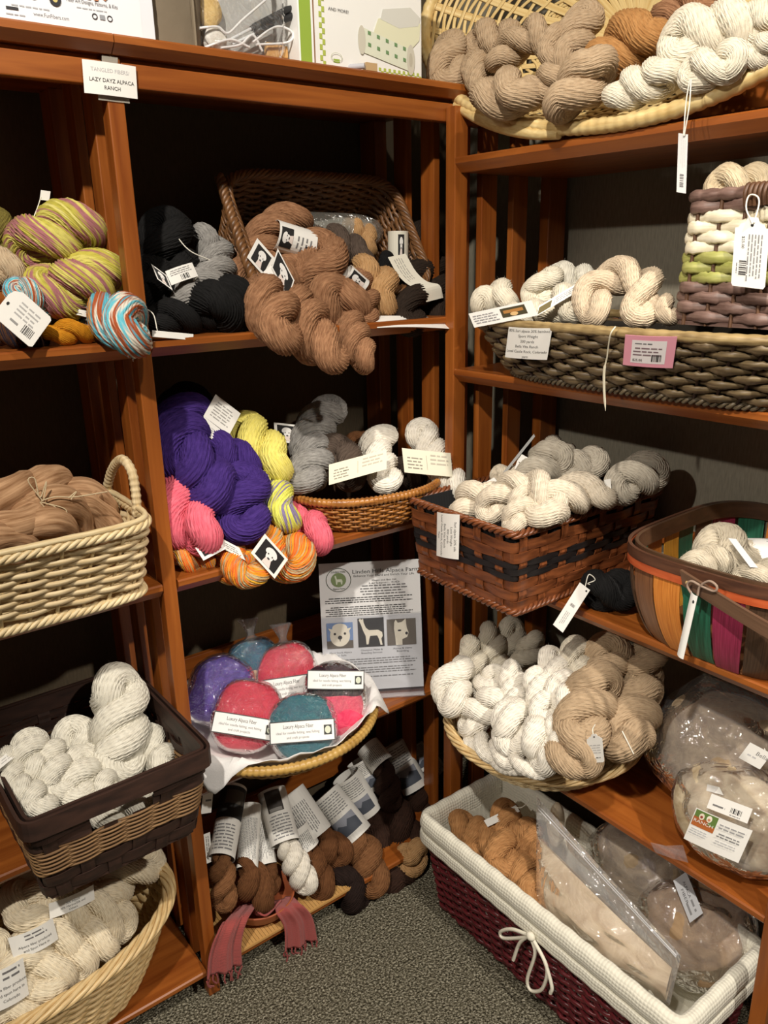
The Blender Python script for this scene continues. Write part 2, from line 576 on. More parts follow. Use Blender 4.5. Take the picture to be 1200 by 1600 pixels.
def skein(ax, pts, wpx, half, mat, label, group=None, **kw):
    c = PH(pts, ax)
    w = 1.15*wpx*depth_of(c.mean(0))/FPX
    return hank('yarn_skein', c, w, half, mat, label, 'yarn', group, **kw)


_txt = {}


def text2d(s):
    if s not in _txt:
        cu = bpy.data.curves.new('t', 'FONT'); cu.body = s; cu.align_x = 'CENTER'; cu.align_y = 'CENTER'; cu.resolution_u = 2
        ob = bpy.data.objects.new('t', cu)
        me = bpy.data.meshes.new_from_object(ob)
        me.calc_loop_triangles()
        V = np.array([v.co[:2] for v in me.vertices]); F = np.array([t.vertices[:] for t in me.loop_triangles])
        _txt[s] = (V.reshape(-1, 2), F.reshape(-1, 3))
        bpy.data.objects.remove(ob); bpy.data.curves.remove(cu); bpy.data.meshes.remove(me)
    return _txt[s]


def prims(prints, W, H):
    """-> {colour: (V2,F3)} in card coordinates, v downwards"""
    out = {}

    def put(col, V, F):
        V = np.asarray(V, float); F = np.asarray(F, int)
        if len(V) == 0: return
        a = out.setdefault(col, [[], [], 0])
        a[0].append(V); a[1].append(F+a[2]); a[2] += len(V)

    for p in prints:
        k = p[0]
        if k == 't':
            _, s, u, v, h, col = p[:6]
            V, F = text2d(s)
            if len(F) == 0: continue
            sx = h*H/W
            wid = (V[:, 0].max()-V[:, 0].min())*sx
            if len(p) > 6: sx *= p[6]/wid
            put(col, np.stack([u+V[:, 0]*sx, v-V[:, 1]*h], -1), F)
        elif k == 'tv':     # text running down the card
            _, s, u, v, h, col = p[:6]
            V, F = text2d(s)
            sy = h*W/H
            wid = (V[:, 0].max()-V[:, 0].min())*sy
            if len(p) > 6: sy *= p[6]/wid
            put(col, np.stack([u+V[:, 1]*h, v+V[:, 0]*sy], -1), F)
        elif k == 'r':
            _, u0, v0, u1, v1, col = p
            put(col, [(u0, v0), (u1, v0), (u1, v1), (u0, v1)], [(0, 1, 2), (0, 2, 3)])
        elif k == 'p':
            _, pts, col = p
            pts = np.array(pts, float); n = len(pts)
            put(col, pts, tessellate_polygon([[Vector((a, b, 0)) for a, b in pts]]))
        elif k == 'e':
            _, u, v, ru, rv, col = p
            a = np.linspace(0, 2*pi, 20, endpoint=False)
            put(col, np.vstack([np.stack([u+ru*np.cos(a), v+rv*np.sin(a)], -1), [(u, v)]]), [(i, (i+1) % 20, 20) for i in range(20)])
        elif k == 'o':      # ring
            _, u, v, ru, rv, t, col = p
            a = np.linspace(0, 2*pi, 28, endpoint=False)
            Vv = np.vstack([np.stack([u+ru*np.cos(a), v+rv*np.sin(a)], -1), np.stack([u+ru*(1-t)*np.cos(a), v+rv*(1-t)*np.sin(a)], -1)])
            F = [(i, (i+1) % 28, 28+i) for i in range(28)]+[((i+1) % 28, 28+(i+1) % 28, 28+i) for i in range(28)]
            put(col, Vv, F)
        elif k == 'l':      # lines of print too small to read
            _, u0, v0, u1, v1, n, col = p
            lh = (v1-v0)/n
            cw = lh*H/W
            for i in range(n):
                x = u0+(0 if i % 3 else random.uniform(0, .06)*(u1-u0)); e = u1-(random.uniform(0, .15)*(u1-u0))
                while x < e:
                    wl = cw*random.uniform(.7, 2.6)
                    x2 = min(x+wl, e)
                    put(col, [(x, v0+i*lh+lh*.28), (x2, v0+i*lh+lh*.28), (x2, v0+i*lh+lh*.66), (x, v0+i*lh+lh*.66)], [(0, 1, 2), (0, 2, 3)])
                    x = x2+cw*.35
        elif k == 'lv':     # the same, running down the card
            _, u0, v0, u1, v1, n, col = p
            lw = (u1-u0)/n
            ch = lw*W/H
            for i in range(n):
                y = v0; e = v1-random.uniform(0, .2)*(v1-v0)
                while y < e:
                    y2 = min(y+ch*random.uniform(.7, 2.6), e)
                    put(col, [(u0+i*lw+lw*.28, y), (u0+i*lw+lw*.66, y), (u0+i*lw+lw*.66, y2), (u0+i*lw+lw*.28, y2)], [(0, 1, 2), (0, 2, 3)])
                    y = y2+ch*.35
        elif k == 'bc':     # bar code
            _, u0, v0, u1, v1, n, col = p
            x = u0
            while x < u1:
                wl = (u1-u0)/n*random.choice([.5, .5, 1., 1.4]); put(col, [(x, v0), (min(x+wl, u1), v0), (min(x+wl, u1), v1), (x, v1)], [(0, 1, 2), (0, 2, 3)])
                x += wl+(u1-u0)/n*random.choice([.5, .8, 1.1])
        elif k == 'bcv':
            _, u0, v0, u1, v1, n, col = p
            y = v0
            while y < v1:
                wl = (v1-v0)/n*random.choice([.5, .5, 1., 1.4]); put(col, [(u0, y), (u1, y), (u1, min(y+wl, v1)), (u0, min(y+wl, v1))], [(0, 1, 2), (0, 2, 3)])
                y += wl+(v1-v0)/n*random.choice([.5, .8, 1.1])
    return {c: (np.vstack(a[0]), np.vstack(a[1])) for c, a in out.items()}


def refine(V, F, du, dv):
    """split print triangles until they follow a curved sheet"""
    for _ in range(6):
        A, B, C = V[F[:, 0]], V[F[:, 1]], V[F[:, 2]]
        big = np.zeros(len(F), bool)
        for p, q in ((A, B), (B, C), (C, A)):
            big |= (np.abs(p-q)[:, 0] > du) | (np.abs(p-q)[:, 1] > dv)
        if not big.any(): break
        G = F[big]; n = len(V); k = len(G)
        m = np.concatenate([(V[G[:, 0]]+V[G[:, 1]])/2, (V[G[:, 1]]+V[G[:, 2]])/2, (V[G[:, 2]]+V[G[:, 0]])/2])
        V = np.vstack([V, m]); i = np.arange(k)
        ab, bc, ca = n+i, n+k+i, n+2*k+i
        F = np.vstack([F[~big], np.stack([G[:, 0], ab, ca], -1), np.stack([ab, G[:, 1], bc], -1), np.stack([ca, bc, G[:, 2]], -1), np.stack([ab, bc, ca], -1)])
    return V, F


def col_of(p):
    return p[5] if p[0] in ('t', 'tv', 'r', 'e') else (p[2] if p[0] == 'p' else p[6])


def order_of(prints):
    cols = []
    for p in prints:
        c = col_of(p)
        if c not in cols: cols.append(c)
    return cols


def sheet(name, fn, W, H, mat, parent=None, prints=(), thick=.0006, nu=10, nv=8, curve=None, label=None, cat=None, group=None, outline=None):
    """paper: fn(u,v)->(pos,normal) arrays; slab with its print as child meshes"""
    u = np.linspace(0, 1, nu+1); v = np.linspace(0, 1, nv+1)
    Ug, Vg = np.meshgrid(u, v, indexing='ij')
    pos, nor = fn(Ug.ravel(), Vg.ravel())
    f = pos.reshape(nu+1, nv+1, 3); b = (pos-nor*thick).reshape(nu+1, nv+1, 3)
    mb = MB()
    if outline is None:
        mb.grid(f); mb.grid(b[::-1])
        for st in ((f[0], b[0]), (b[-1], f[-1])):
            mb.grid(np.stack(st, 0))
        for st in ((b[:, 0], f[:, 0]), (f[:, -1], b[:, -1])):
            mb.grid(np.stack(st, 0))
    else:
        ol = np.array(outline, float); n = len(ol)
        c = ol.mean(0)[None]
        pts = np.vstack([ol, c])
        pf, nf = fn(pts[:, 0], pts[:, 1])
        F = [(i, (i+1) % n, n) for i in range(n)]
        mb.add(pf, F); mb.add(pf-nf*thick, [t[::-1] for t in F])
        ring = np.stack([np.vstack([pf[:n], pf[:1]]), np.vstack([(pf-nf*thick)[:n], (pf-nf*thick)[:1]])], 0)
        mb.grid(ring)
    o = mb.build(name, mat, parent, smooth=False)
    if parent is None: tag(o, label, cat, group)
    groups = []          # few shapes of one colour are printed one by one, lettering and small print together
    for i, c in enumerate(order_of(prints)):
        mine = [p for p in prints if col_of(p) == c]
        if len(mine) <= 10: groups += [(i+.12*q, c, [p]) for q, p in enumerate(mine)]
        else: groups.append((i, c, mine))
    for i, c, mine in groups:
        pr = prims(mine, W, H)
        if c not in pr: continue
        V2, F = pr[c]
        if curve: V2, F = refine(V2, F, *curve)
        pp, nn = fn(V2[:, 0], V2[:, 1])
        MB().add(pp+nn*(.0003+.00022*i), F).build('print', plain(c, .7), o, smooth=False)
    return o


def card(name, TL, TR, BL, mat=None, parent=None, prints=(), bend=0., bendv=0., thick=.0006, outline=None, **kw):
    TL, TR, BL = (np.asarray(q, float) for q in (TL, TR, BL))
    X = TR-TL; Y = BL-TL
    n = np.cross(X, Y); n /= np.linalg.norm(n)
    if n @ (CAM-TL) < 0: n = -n

    def fn(u, v):
        p = TL+u[:, None]*X+v[:, None]*Y+n*((bend*4*u*(1-u)+bendv*4*v*(1-v))[:, None])
        return p, np.repeat(n[None], len(u), 0)
    return sheet(name, fn, float(np.linalg.norm(X)), float(np.linalg.norm(Y)), mat or plain(PAPER, .6), parent, prints, thick, outline=outline, curve=(.07, .12) if (bend or bendv) else None, **kw)


def cardp(name, ax, tl, tr, bl, **kw):
    return card(name, P(tl[0], tl[1], **{ax: tl[2]}), P(tr[0], tr[1], **{ax: tr[2]}), P(bl[0], bl[1], **{ax: bl[2]}), **kw)


def band(name, ctr, axis, r, length, parent, prints=(), rot=0., mat=None, flat=1., **kw):
    """paper sleeve rolled round a skein; u runs round it (u=.5 faces the camera), v along it"""
    ctr = np.asarray(ctr, float); a = np.asarray(axis, float); a = a/np.linalg.norm(a)
    e = CAM-ctr; e -= a*(e @ a); e /= np.linalg.norm(e)
    b = np.cross(a, e)

    def fn(u, v):
        t = (u-.5)*2*pi+rot
        nn = np.cos(t)[:, None]*e+np.sin(t)[:, None]*b
        return ctr+r*(np.cos(t)[:, None]*e*flat+np.sin(t)[:, None]*b)+((v-.5)*length)[:, None]*a, nn
    return sheet(name, fn, 2*pi*r, length, mat or plain(PAPER, .6), parent, prints, .0006, nu=28, nv=3, curve=(.03, 1.), **kw)


TAGOUT = [(.0, .16), (.10, .15), (.16, .10), (.28, .08), (.36, .0), (.64, .0), (.72, .08), (.84, .10), (.90, .15), (1, .16), (1, .96), (.95, 1), (.05, 1), (0, .96)]


def string(name, pts, r=.0009, mat=None, parent=None, **kw):
    o = MB().tube(spline(pts, 40), r, 6).build(name, mat or plain((232, 228, 215), .8), parent)
    return tag(o, **kw) if parent is None else o


# --- baskets -------------------------------------------------------
def plan(ax, ay, p, n):
    t = np.linspace(0, 2*pi, 1200, endpoint=False)
    c, s = np.cos(t), np.sin(t)
    x = ax*np.sign(c)*np.abs(c)**(2./p); y = ay*np.sign(s)*np.abs(s)**(2./p)
    q = resample(np.stack([x, y, 0*x], -1), n, True)
    tg = np.roll(q, -1, 0)-np.roll(q, 1, 0); tg /= np.linalg.norm(tg, axis=1, keepdims=True)
    return q, np.stack([tg[:, 1], -tg[:, 0], 0*x[:n]], -1)


class Basket:
    def __init__(s, name, loc, rotz, bot, top, H, p, label, tilt=None, prof=None, rise=None):
        R = Matrix.Rotation(rotz, 3, 'Z')
        if tilt is not None: R = tilt @ R
        s.root = empty(name, loc, R, label, 'basket')
        s.bot, s.top, s.H, s.p = bot, top, H, p
        s.prof = prof or (lambda t: t)
        s.rise = rise

    def ring(s, t, n):
        g = s.prof(t)
        q, nn = plan(s.bot[0]+(s.top[0]-s.bot[0])*g, s.bot[1]+(s.top[1]-s.bot[1])*g, s.p, n)
        q = q.copy(); q[:, 2] = s.H*t
        if s.rise is not None: q[:, 2] += s.rise(q, t)
        return q, nn

    def weave(s, rows, stakes, h, d, amp, mat, t0=.03, t1=.95, m=6, bulge=0., sides=8, name='weaver', square=False, pair=1, jit=.0, j0=0):
        n = stakes*m
        k = np.arange(n)/m
        for j in range(rows):
            t = t0+(t1-t0)*(j+.5)/rows
            q, nn = s.ring(t, n)
            q2, _ = s.ring(min(1.2, t+.02), n)
            up = q2-q; up /= np.linalg.norm(up, axis=1, keepdims=True)
            w = np.cos(pi*k/pair+pi*((j+j0) % 2))
            off = amp*w
            hh = h*(1-bulge*.5*(1-w)); dd = d*(1-bulge*.5*(1-w))
            if jit: hh = hh*(1+jit*rng.standard_normal(n)*.3); off = off+jit*amp*rng.standard_normal(n)*.25
            th = np.arange(sides)/sides*2*pi
            if square: th = np.array([.25, .75, 1.25, 1.75])*pi; 
            ct, st = np.cos(th), np.sin(th)
            if square: ct, st = np.sign(ct), np.sign(st)
            V = (q+nn*off[:, None])[:, None]+ct[None, :, None]*dd[:, None, None]*nn[:, None]+st[None, :, None]*hh[:, None, None]*up[:, None]
            mm = mat(j) if callable(mat) else mat
            MB().grid(V, True, True, k*.9*np.ones(n) if False else np.linspace(0, stakes*.9, n+1)).build(name, mm, s.root, smooth=not square, local=True)

    def stakes(s, stakes, w, d, mat, t0=0., t1=1., name='stake', sides=8, every=1, off=0.):
        ts = np.linspace(t0, t1, 7)
        R = [s.ring(t, stakes*6) for t in ts]
        for k in range(0, stakes, every):
            path = np.array([r[0][k*6] for r in R])+np.array([r[1][k*6] for r in R])*off
            nn = R[3][1][k*6]; tg = np.array([-nn[1], nn[0], 0])
            th = np.arange(sides)/sides*2*pi
            V = path[:, None]+np.cos(th)[None, :, None]*w*tg+np.sin(th)[None, :, None]*d*nn
            MB().grid(V, False, True).build(name, mat, s.root, local=True)

    def strips(s, stakes, w, d, amp, tcs, mat, t0=0., t1=1., name='splint', par=0, cut=None):
        """flat uprights that go over and under the weavers; tcs = heights of the weaver rows; cut=(from,to,height) shortens some"""
        for k in range(stakes):
            te = t1
            if cut and cut[0] < k/stakes < cut[1]: te = cut[2]
            kt = [t0]+[t for t in tcs if t < te]+[te]
            kv = [0.]+[-amp*(-1)**(k+j+par) for j, t in enumerate(tcs) if t < te]+[0.]
            ts = np.linspace(t0, te, len(kt)*4)
            wv = np.interp(ts, kt, kv)
            R = [s.ring(t, stakes*6) for t in ts]
            path = np.array([r[0][k*6] for r in R])+np.array([r[1][k*6] for r in R])*wv[:, None]
            nn = R[len(R)//2][1][k*6]; tg = np.array([-nn[1], nn[0], 0])
            c = np.array([(1, 1), (-1, 1), (-1, -1), (1, -1)])
            V = path[:, None]+c[None, :, 0:1]*w*tg+c[None, :, 1:2]*d*nn
            MB().grid(V, False, True, np.linspace(0, 6, len(ts)+1)).build(name, mat, s.root, smooth=False, local=True)

    def rim(s, t, r, mat, n=240, wraps=0, flat=1., name='rim', depth=.12, sides=10, off=0.):
        q, nn = s.ring(t, n)
        rr = r*np.ones(n)
        if wraps: rr = r*(1+depth*np.abs(np.sin(np.arange(n)/n*pi*wraps))-depth)
        th = np.arange(sides)/sides*2*pi
        q = q+nn*off
        V = q[:, None]+(rr[:, None]*np.cos(th)[None])[..., None]*nn[:, None]+flat*(rr[:, None]*np.sin(th)[None])[..., None]*np.array([0, 0, 1.])
        MB().grid(V, True, True, np.linspace(0, 30, n+1)).build(name, mat, s.root, local=True)

    def braid(s, t, R, r, turns, mat, strands=3, name='rim_strand', n=420, off=0.):
        q, nn = s.ring(t, n)
        q = q+nn*off
        a = np.arange(n)/n*2*pi*turns
        for k in range(strands):
            ph = a+2*pi*k/strands
            path = q+nn*(R*np.cos(ph))[:, None]+np.array([0, 0, 1.])*(R*np.sin(ph))[:, None]
            MB().tube(path, r, 7, True).build(name, mat, s.root, local=True)

    def base(s, mat, thick=.006, t=.0, name='base'):
        q, nn = s.ring(t, 60)
        z = q[:, 2].mean()
        top = q.copy(); top[:, 2] = z+thick; bot = q.copy(); bot[:, 2] = z
        mb = MB()
        for e, up in ((top, 1), (bot, 0)):
            V = np.vstack([e, e.mean(0)])
            F = [(i, (i+1) % 60, 60) if up else ((i+1) % 60, i, 60) for i in range(60)]
            mb.add(V, F)
        mb.grid(np.stack([bot, top], 0), False, True)
        mb.build(name, mat, s.root, smooth=False, local=True)

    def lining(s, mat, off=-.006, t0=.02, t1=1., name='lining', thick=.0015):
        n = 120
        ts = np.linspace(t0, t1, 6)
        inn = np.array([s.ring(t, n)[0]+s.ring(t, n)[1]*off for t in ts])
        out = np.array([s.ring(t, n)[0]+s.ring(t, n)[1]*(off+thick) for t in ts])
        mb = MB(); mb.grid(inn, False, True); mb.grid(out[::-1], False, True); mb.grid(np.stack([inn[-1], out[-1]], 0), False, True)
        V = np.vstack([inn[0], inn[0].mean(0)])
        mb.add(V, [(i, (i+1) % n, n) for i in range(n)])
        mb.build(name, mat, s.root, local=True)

    def world(s, q):
        M = np.array(MW[s.root]); return np.asarray(q) @ M[:3, :3].T+M[:3, 3]


def blob(ctr, rad, seed, amp=.18, nu=40, nv=28, freq=3., R=None, squ=2.):
    """lumpy ellipsoid (world coordinates)"""
    g = np.random.default_rng(seed)
    th = np.linspace(0, 2*pi, nu, endpoint=False); ph = np.linspace(.02, pi-.02, nv)
    a, b = np.meshgrid(th, ph, indexing='ij')
    d3 = np.stack([np.sin(b)*np.cos(a), np.sin(b)*np.sin(a), np.cos(b)], -1)
    if squ != 2.:
        d3 = d3/(np.abs(d3)**squ).sum(-1, keepdims=True)**(1/squ)
    f = np.zeros(a.shape)
    for k in range(10):
        w = g.normal(0, freq, 3); f += np.sin(d3 @ w+g.uniform(0, 6))/(1+np.linalg.norm(w)*.35)
    f = f/np.abs(f).max()
    V = d3*(1+amp*f[..., None])*np.asarray(rad)
    if R is not None: V = V @ np.array(R).T
    return V+np.asarray(ctr)


def box_part(name, lo, hi, mat, parent, bevel=.002):
    return MB().box(lo, hi).build(name, mat, parent, smooth=False, bevel=bevel)


def struct(name, mb, mat, **kw):
    return tag(mb.build(name, mat, smooth=False, **kw), kind='structure')


# ------------------------------------------------------------------ the room
struct('floor', MB().add([(-3, -3.2, 0), (1.1, -3.2, 0), (1.1, .385, 0), (-3, .385, 0)], [(0, 1, 2, 3)]), carpet_mat(), origin=(0, 0, 0))
struct('wall_back', MB().box((-3, .385, 0), (1.2, .485, 3.05)), wall_mat((88, 76, 58)))
struct('wall_right', MB().box((1.10, -3.2, 0), (1.2, .385, 3.05)), wall_mat((138, 132, 116)))
struct('ceiling', MB().box((-3, -3.2, 3.05), (1.2, .485, 3.1)), plain((150, 140, 125), .9))

WZ = wood((162, 92, 36), (124, 62, 20), 'z')
WX = wood((164, 94, 38), (126, 64, 22), 'x')
WY = wood((162, 92, 37), (124, 62, 21), 'y')


def shelf_profile(mb, a, b, front, depth, ztop, th, axis):
    """a shelf along axis (x: bookcase at the back wall, y: bookcase at the right wall), lower front edge bevelled"""
    pr = [(0, -.003), (.003, 0), (depth, 0), (depth, -th), (.017, -th), (0, -.0125)]
    ends = []
    for e in (a, b):
        if axis == 'x': ends.append([(e, front+p, ztop+q) for p, q in pr])
        else: ends.append([(front+p, e, ztop+q) for p, q in pr])
    V = np.array(ends)
    mb.grid(np.array(V), False, True)
    for e in V:
        c = e.mean(0)
        mb.add(np.vstack([e, c]), [(i, (i+1) % 6, 6) for i in range(6)])
    return mb


# bookcase at the back wall, two bays
bcA = empty('bookcase', (0, 0, 0), None, 'wide orange-brown wooden bookcase with two bays along the back wall', 'bookcase')
for x0, x1 in ((-.78, .012), (.0135, .80)):
    shelf_profile(MB(), x0, x1, -.024, .39, 1.968, .026, 'x').build('top_board', WX, bcA, smooth=False)
box_part('apron', (-.75, .002, 1.898), (-.0015, .022, 1.934), WX, bcA)
box_part('apron', (.0295, .002, 1.898), (.757, .022, 1.934), WX, bcA)
for x0, x1 in ((-.79, -.762), (0, .028), (.757, .793)):
    box_part('post', (x0, 0, 0), (x1, .03, 1.942), WZ, bcA)
    box_part('post', (x0, .30, 0), (x1, .362, 1.942), WZ, bcA)
    for y0 in (.086, .186):
        box_part('slat', (x0+.004, y0, .05), (x0+.022, y0+.047, 1.942), WZ, bcA)
SHA = (.081, .559, 1.039, 1.497)
for x0, x1 in ((-.761, -.002), (.030, .756)):
    for z in SHA:
        mb = shelf_profile(MB(), x0, x1, -.004, .345, z, .03, 'x')
        mb.build('shelf', WX, bcA, smooth=False)
        box_part('back_rail', (x0, .345, z+.055), (x1, .36, z+.118), WX, bcA)
# bookcase at the right wall
bcB = empty('bookcase', (.72, 0, 0), None, 'orange-brown slat-sided wooden bookcase standing along the right wall', 'bookcase')
for y0 in (-.0305, -.91):
    box_part('post', (.72, y0, 0), (.757, y0+.03, 1.925), WZ, bcB)
    box_part('post', (1.02, y0, 0), (1.08, y0+.03, 1.925), WZ, bcB)
    for x0 in (.806, .905):
        box_part('slat', (x0, y0+.006, .05), (x0+.047, y0+.024, 1.92), WZ, bcB)
    box_part('side_rail', (.757, y0+.003, 1.89), (1.02, y0+.027, 1.925), WX, bcB)
    box_part('side_rail', (.757, y0+.003, .03), (1.02, y0+.027, .07), WX, bcB)
SHB = (.474, .922, 1.383, 1.826)
for z in SHB:
    mb = shelf_profile(MB(), -.88, -.031, .72, .34, z, .03, 'y')
    mb.build('shelf', WY, bcB, smooth=False)
    box_part('back_rail', (1.06, -.88, z+.055), (1.075, -.031, z+.1), WY, bcB)

# ------------------------------------------------------------------ yarn colours
CREAM = yarn((236, 228, 208), (216, 206, 184))
WHITE = yarn((244, 238, 226), (226, 218, 202))
OFFW = yarn((226, 222, 208), (200, 194, 178))
TAUPE = yarn((196, 172, 142), (168, 142, 112))
BEIGE = yarn((200, 180, 150), (176, 152, 122))
TANB = yarn((186, 138, 86), (158, 110, 62))
COPPER = yarn((174, 130, 96), (118, 80, 54))
FAWN = yarn((200, 160, 114), (172, 130, 84))
BROWN = yarn((128, 86, 54), (98, 62, 36))
DARKBR = yarn((66, 44, 34), (44, 30, 22))
DARKER = yarn((52, 40, 32), (36, 28, 22))
BLACK = yarn((28, 27, 27), (17, 17, 17))
GREY = yarn((168, 165, 160), (118, 115, 112))
GREYB = yarn((98, 84, 74), (72, 60, 52))
PURPLE = yarn((74, 50, 126), (48, 28, 94))
PINK = yarn((240, 122, 138), (222, 92, 112))
YELLOW = yarn((238, 226, 128), (218, 204, 96))
OCHRE = yarn((212, 146, 34), (184, 116, 20))
OLIVE = yarn((128, 116, 54), (94, 84, 40))
SPARK = yarn((186, 162, 132), (160, 136, 108))
YELPINK = dyed(((192, 182, 78), (208, 198, 106), (166, 108, 112), (186, 176, 76), (214, 204, 124)), 5., .26, 1.)
RUSTTURQ = dyed(((178, 96, 52), (104, 188, 204), (226, 216, 200), (168, 84, 46), (92, 176, 196), (190, 130, 60)), 5., .36, 4.)
DARKMIX = dyed(((66, 50, 48), (92, 58, 36), (44, 40, 52), (104, 72, 40)), 8., .5, 2.)
ORANGEM = dyed(((224, 132, 44), (188, 170, 130), (232, 150, 40), (236, 112, 50), (170, 158, 124), (228, 170, 50)), 7., .4, 6.)
YELLIL = dyed(((216, 216, 96), (136, 122, 160), (222, 222, 106), (210, 208, 90), (130, 116, 156)), 5., .4, 9.)

WILLOW = reed((226, 200, 150), (196, 160, 104))
WILLOWP = reed((232, 214, 172), (206, 180, 132))
ROPE = reed((228, 208, 168), (198, 172, 126), .7)
GOLDW = reed((202, 164, 92), (164, 124, 58), .4)
AMBER = reed((178, 120, 58), (120, 70, 28), .3)
DARKSP = reed((62, 40, 31), (40, 25, 19), .6)
SEAGR = reed((150, 116, 76), (92, 64, 38), .7)
TWIG = reed((136, 94, 56), (74, 48, 28), .4)
HYAC = reed((124, 106, 76), (78, 62, 42), .5)
CHEST = reed((136, 78, 44), (84, 45, 25), .35)
BLKSP = reed((34, 30, 30), (20, 18, 18), .5)
WINE = reed((118, 40, 46), (56, 20, 24), .35)


def alpaca_photo(u0, v0, u1, v1):
    """a black square with a pale alpaca's head, as printed on the farm's labels"""
    w = u1-u0; h = v1-v0
    e = lambda a, b, c, d, col: ('e', u0+a*w, v0+b*h, c*w, d*h, col)
    return [('r', u0, v0, u1, v1, (24, 23, 23)),
            e(.50, .30, .24, .18, (232, 230, 226)), e(.50, .52, .17, .24, (232, 230, 226)), e(.30, .36, .07, .12, (232, 230, 226)), e(.70, .36, .07, .12, (232, 230, 226)), ('p', [(u0+.38*w, v0+.7*h), (u0+.64*w, v0+.66*h), (u0+.74*w, v1), (u0+.34*w, v1)], (226, 212, 204)),
            e(.50, .66, .06, .05, (60, 56, 56)), e(.40, .47, .03, .04, (60, 56, 56)), e(.60, .47, .03, .04, (60, 56, 56))]


# ================================================================== left bay, third shelf: dyed yarn
G3 = 'dyed skeins heaped in the left bay'
skein('y', [(-14, 345, .2), (4, 372, .18), (6, 402, .17)], 56, 3, OLIVE, 'dark olive skein at the very left, behind the yellow ones', G3)
skein('y', [(-30, 424, .10), (0, 420, .10), (18, 432, .09)], 60, 3, BEIGE, 'plain beige skein cut by the left picture edge', G3)
skein('y', [(38, 392, .16), (70, 372, .13), (112, 360, .12), (140, 372, .12)], 82, 4, YELPINK, 'yellow and rose striped skein on top of the heap', G3, phase=.6)
skein('y', [(30, 420, .16), (45, 436, .15), (58, 452, .14)], 40, 2, YELPINK, 'yellow skein end peeping out behind the beige skein', G3)
skein('y', [(60, 442, .08), (105, 452, .06), (140, 440, .07), (172, 436, .1)], 82, 4, YELPINK, 'yellow and rose striped skein lower in the heap, beside the post', G3, phase=2.2)
skein('y', [(20, 450, .05), (48, 462, .04), (68, 484, .05)], 42, 3, RUSTTURQ, 'small rust and turquoise skein above the white hang tag', G3)
skein('y', [(68, 494, .1), (92, 494, .09), (116, 500, .1)], 30, 2, OLIVE, 'flat olive skein lying behind the ochre skein', G3)
skein('y', [(76, 520, .045), (105, 519, .03), (136, 522, .045)], 36, 2, OCHRE, 'ochre yellow skein resting on the shelf edge', G3)
skein('y', [(-20, 514, .07), (20, 522, .05), (66, 526, .06)], 42, 3, DARKMIX, 'dark plum and brown skein lying beneath the hang tag', G3)
skein('y', [(136, 508, .09), (150, 512, .06), (160, 518, .04)], 34, 2, RUSTTURQ, 'turquoise tail of a skein tucked beside the ochre skein', G3)
big = skein('y', [(176, 490, .03), (190, 502, -.03), (200, 520, -.055), (204, 534, -.055)], 82, 2, RUSTTURQ, 'fat rust and turquoise skein hanging over the shelf edge before the post', G3, phase=1.2, strands=20)
tg = cardp('hang_tag', 'y', (24, 446, .0), (82, 498, -.01), (-12, 492, -.03), outline=[(.0, .3), (.06, .12), (.14, .06), (.2, 0), (.3, .0), (.94, .0), (1, .06), (1, .94), (.94, 1), (.3, 1), (.2, 1), (.14, .94), (.06, .88), (0, .7)],
           prints=[('e', .10, .5, .03, .05, INK), ('l', .3, .18, .8, .62, 4, (176, 174, 172)), ('bc', .62, .62, .88, .86, 12, (70, 68, 68)), ('l', .3, .7, .55, .85, 1, (150, 148, 146))],
           label='big white hang tag with bar code lying on the dyed skeins', cat='tag')
cardp('price_slip', 'y', (64, 297, .14), (79, 299, .14), (62, 312, .14), label='tiny white slip standing up on a string above the yellow skeins', cat='tag')
o = bpy.data.objects[[x.name for x in bpy.data.objects if x.name.startswith('price_slip')][-1]]
string('cord', [P(64, 308, y=.14), P(58, 326, y=.14), P(50, 346, y=.13)], .0009, None, o)
cardp('paper_label', 'y', (70, 470, .07), (152, 490, .02), (88, 484, .06), prints=[('bc', .72, .2, .9, .7, 8, INK), ('l', .1, .2, .6, .8, 2, GREYINK)],
      label='white paper label lying between ochre skein and yellow skein', cat='label')

# ================================================================== middle bay, third shelf
GB = 'black skeins in the middle bay'
skein('y', [(252, 350, .2), (268, 390, .17), (262, 430, .15)], 78, 3, BLACK, 'black skein standing at the back beside the post', GB)
skein('y', [(232, 420, .16), (246, 462, .13), (262, 500, .12)], 64, 3, BLACK, 'black skein at the far left of the middle bay', GB)
skein('y', [(240, 500, .07), (290, 492, .06), (330, 500, .07)], 50, 3, BLACK, 'black skein lying flat on the shelf under the grey skein', GB)
skein('y', [(318, 474, .07), (348, 470, .05), (376, 486, .06)], 86, 3, BLACK, 'round black skein between the grey skein and the twig basket', GB)
s = skein('y', [(316, 366, .19), (338, 396, .17), (334, 434, .11), (300, 456, .08), (284, 468, .08)], 54, 5, GREY, 'grey skein lying among the black skeins', None)
cardp('label_card', 'y', (258, 424, .06), (300, 410, .06), (268, 446, .05), parent=s, bend=.004, prints=[('l', .1, .1, .9, .5, 3, GREYINK), ('bc', .4, .55, .7, .9, 9, INK)])
cardp('photo_flap', 'y', (236, 412, .07), (260, 430, .06), (246, 436, .06), parent=s, prints=alpaca_photo(.1, .1, .9, .9))
string('cord', [P(266, 352, y=.15), P(280, 374, y=.12), P(300, 394, y=.1), P(345, 416, y=.1), P(310, 432, y=.07), P(296, 450, y=.06)], .0011, None, s)
t2 = cardp('hang_tag', 'y', (238, 516, .0), (302, 522, .01), (238, 526, -.012), prints=[], label='white hang tag lying on the shelf edge by the black skeins', cat='tag')
string('cord', [P(228, 482, y=.03), P(240, 492, y=.02), P(246, 518, y=.0)], .001, None, t2)

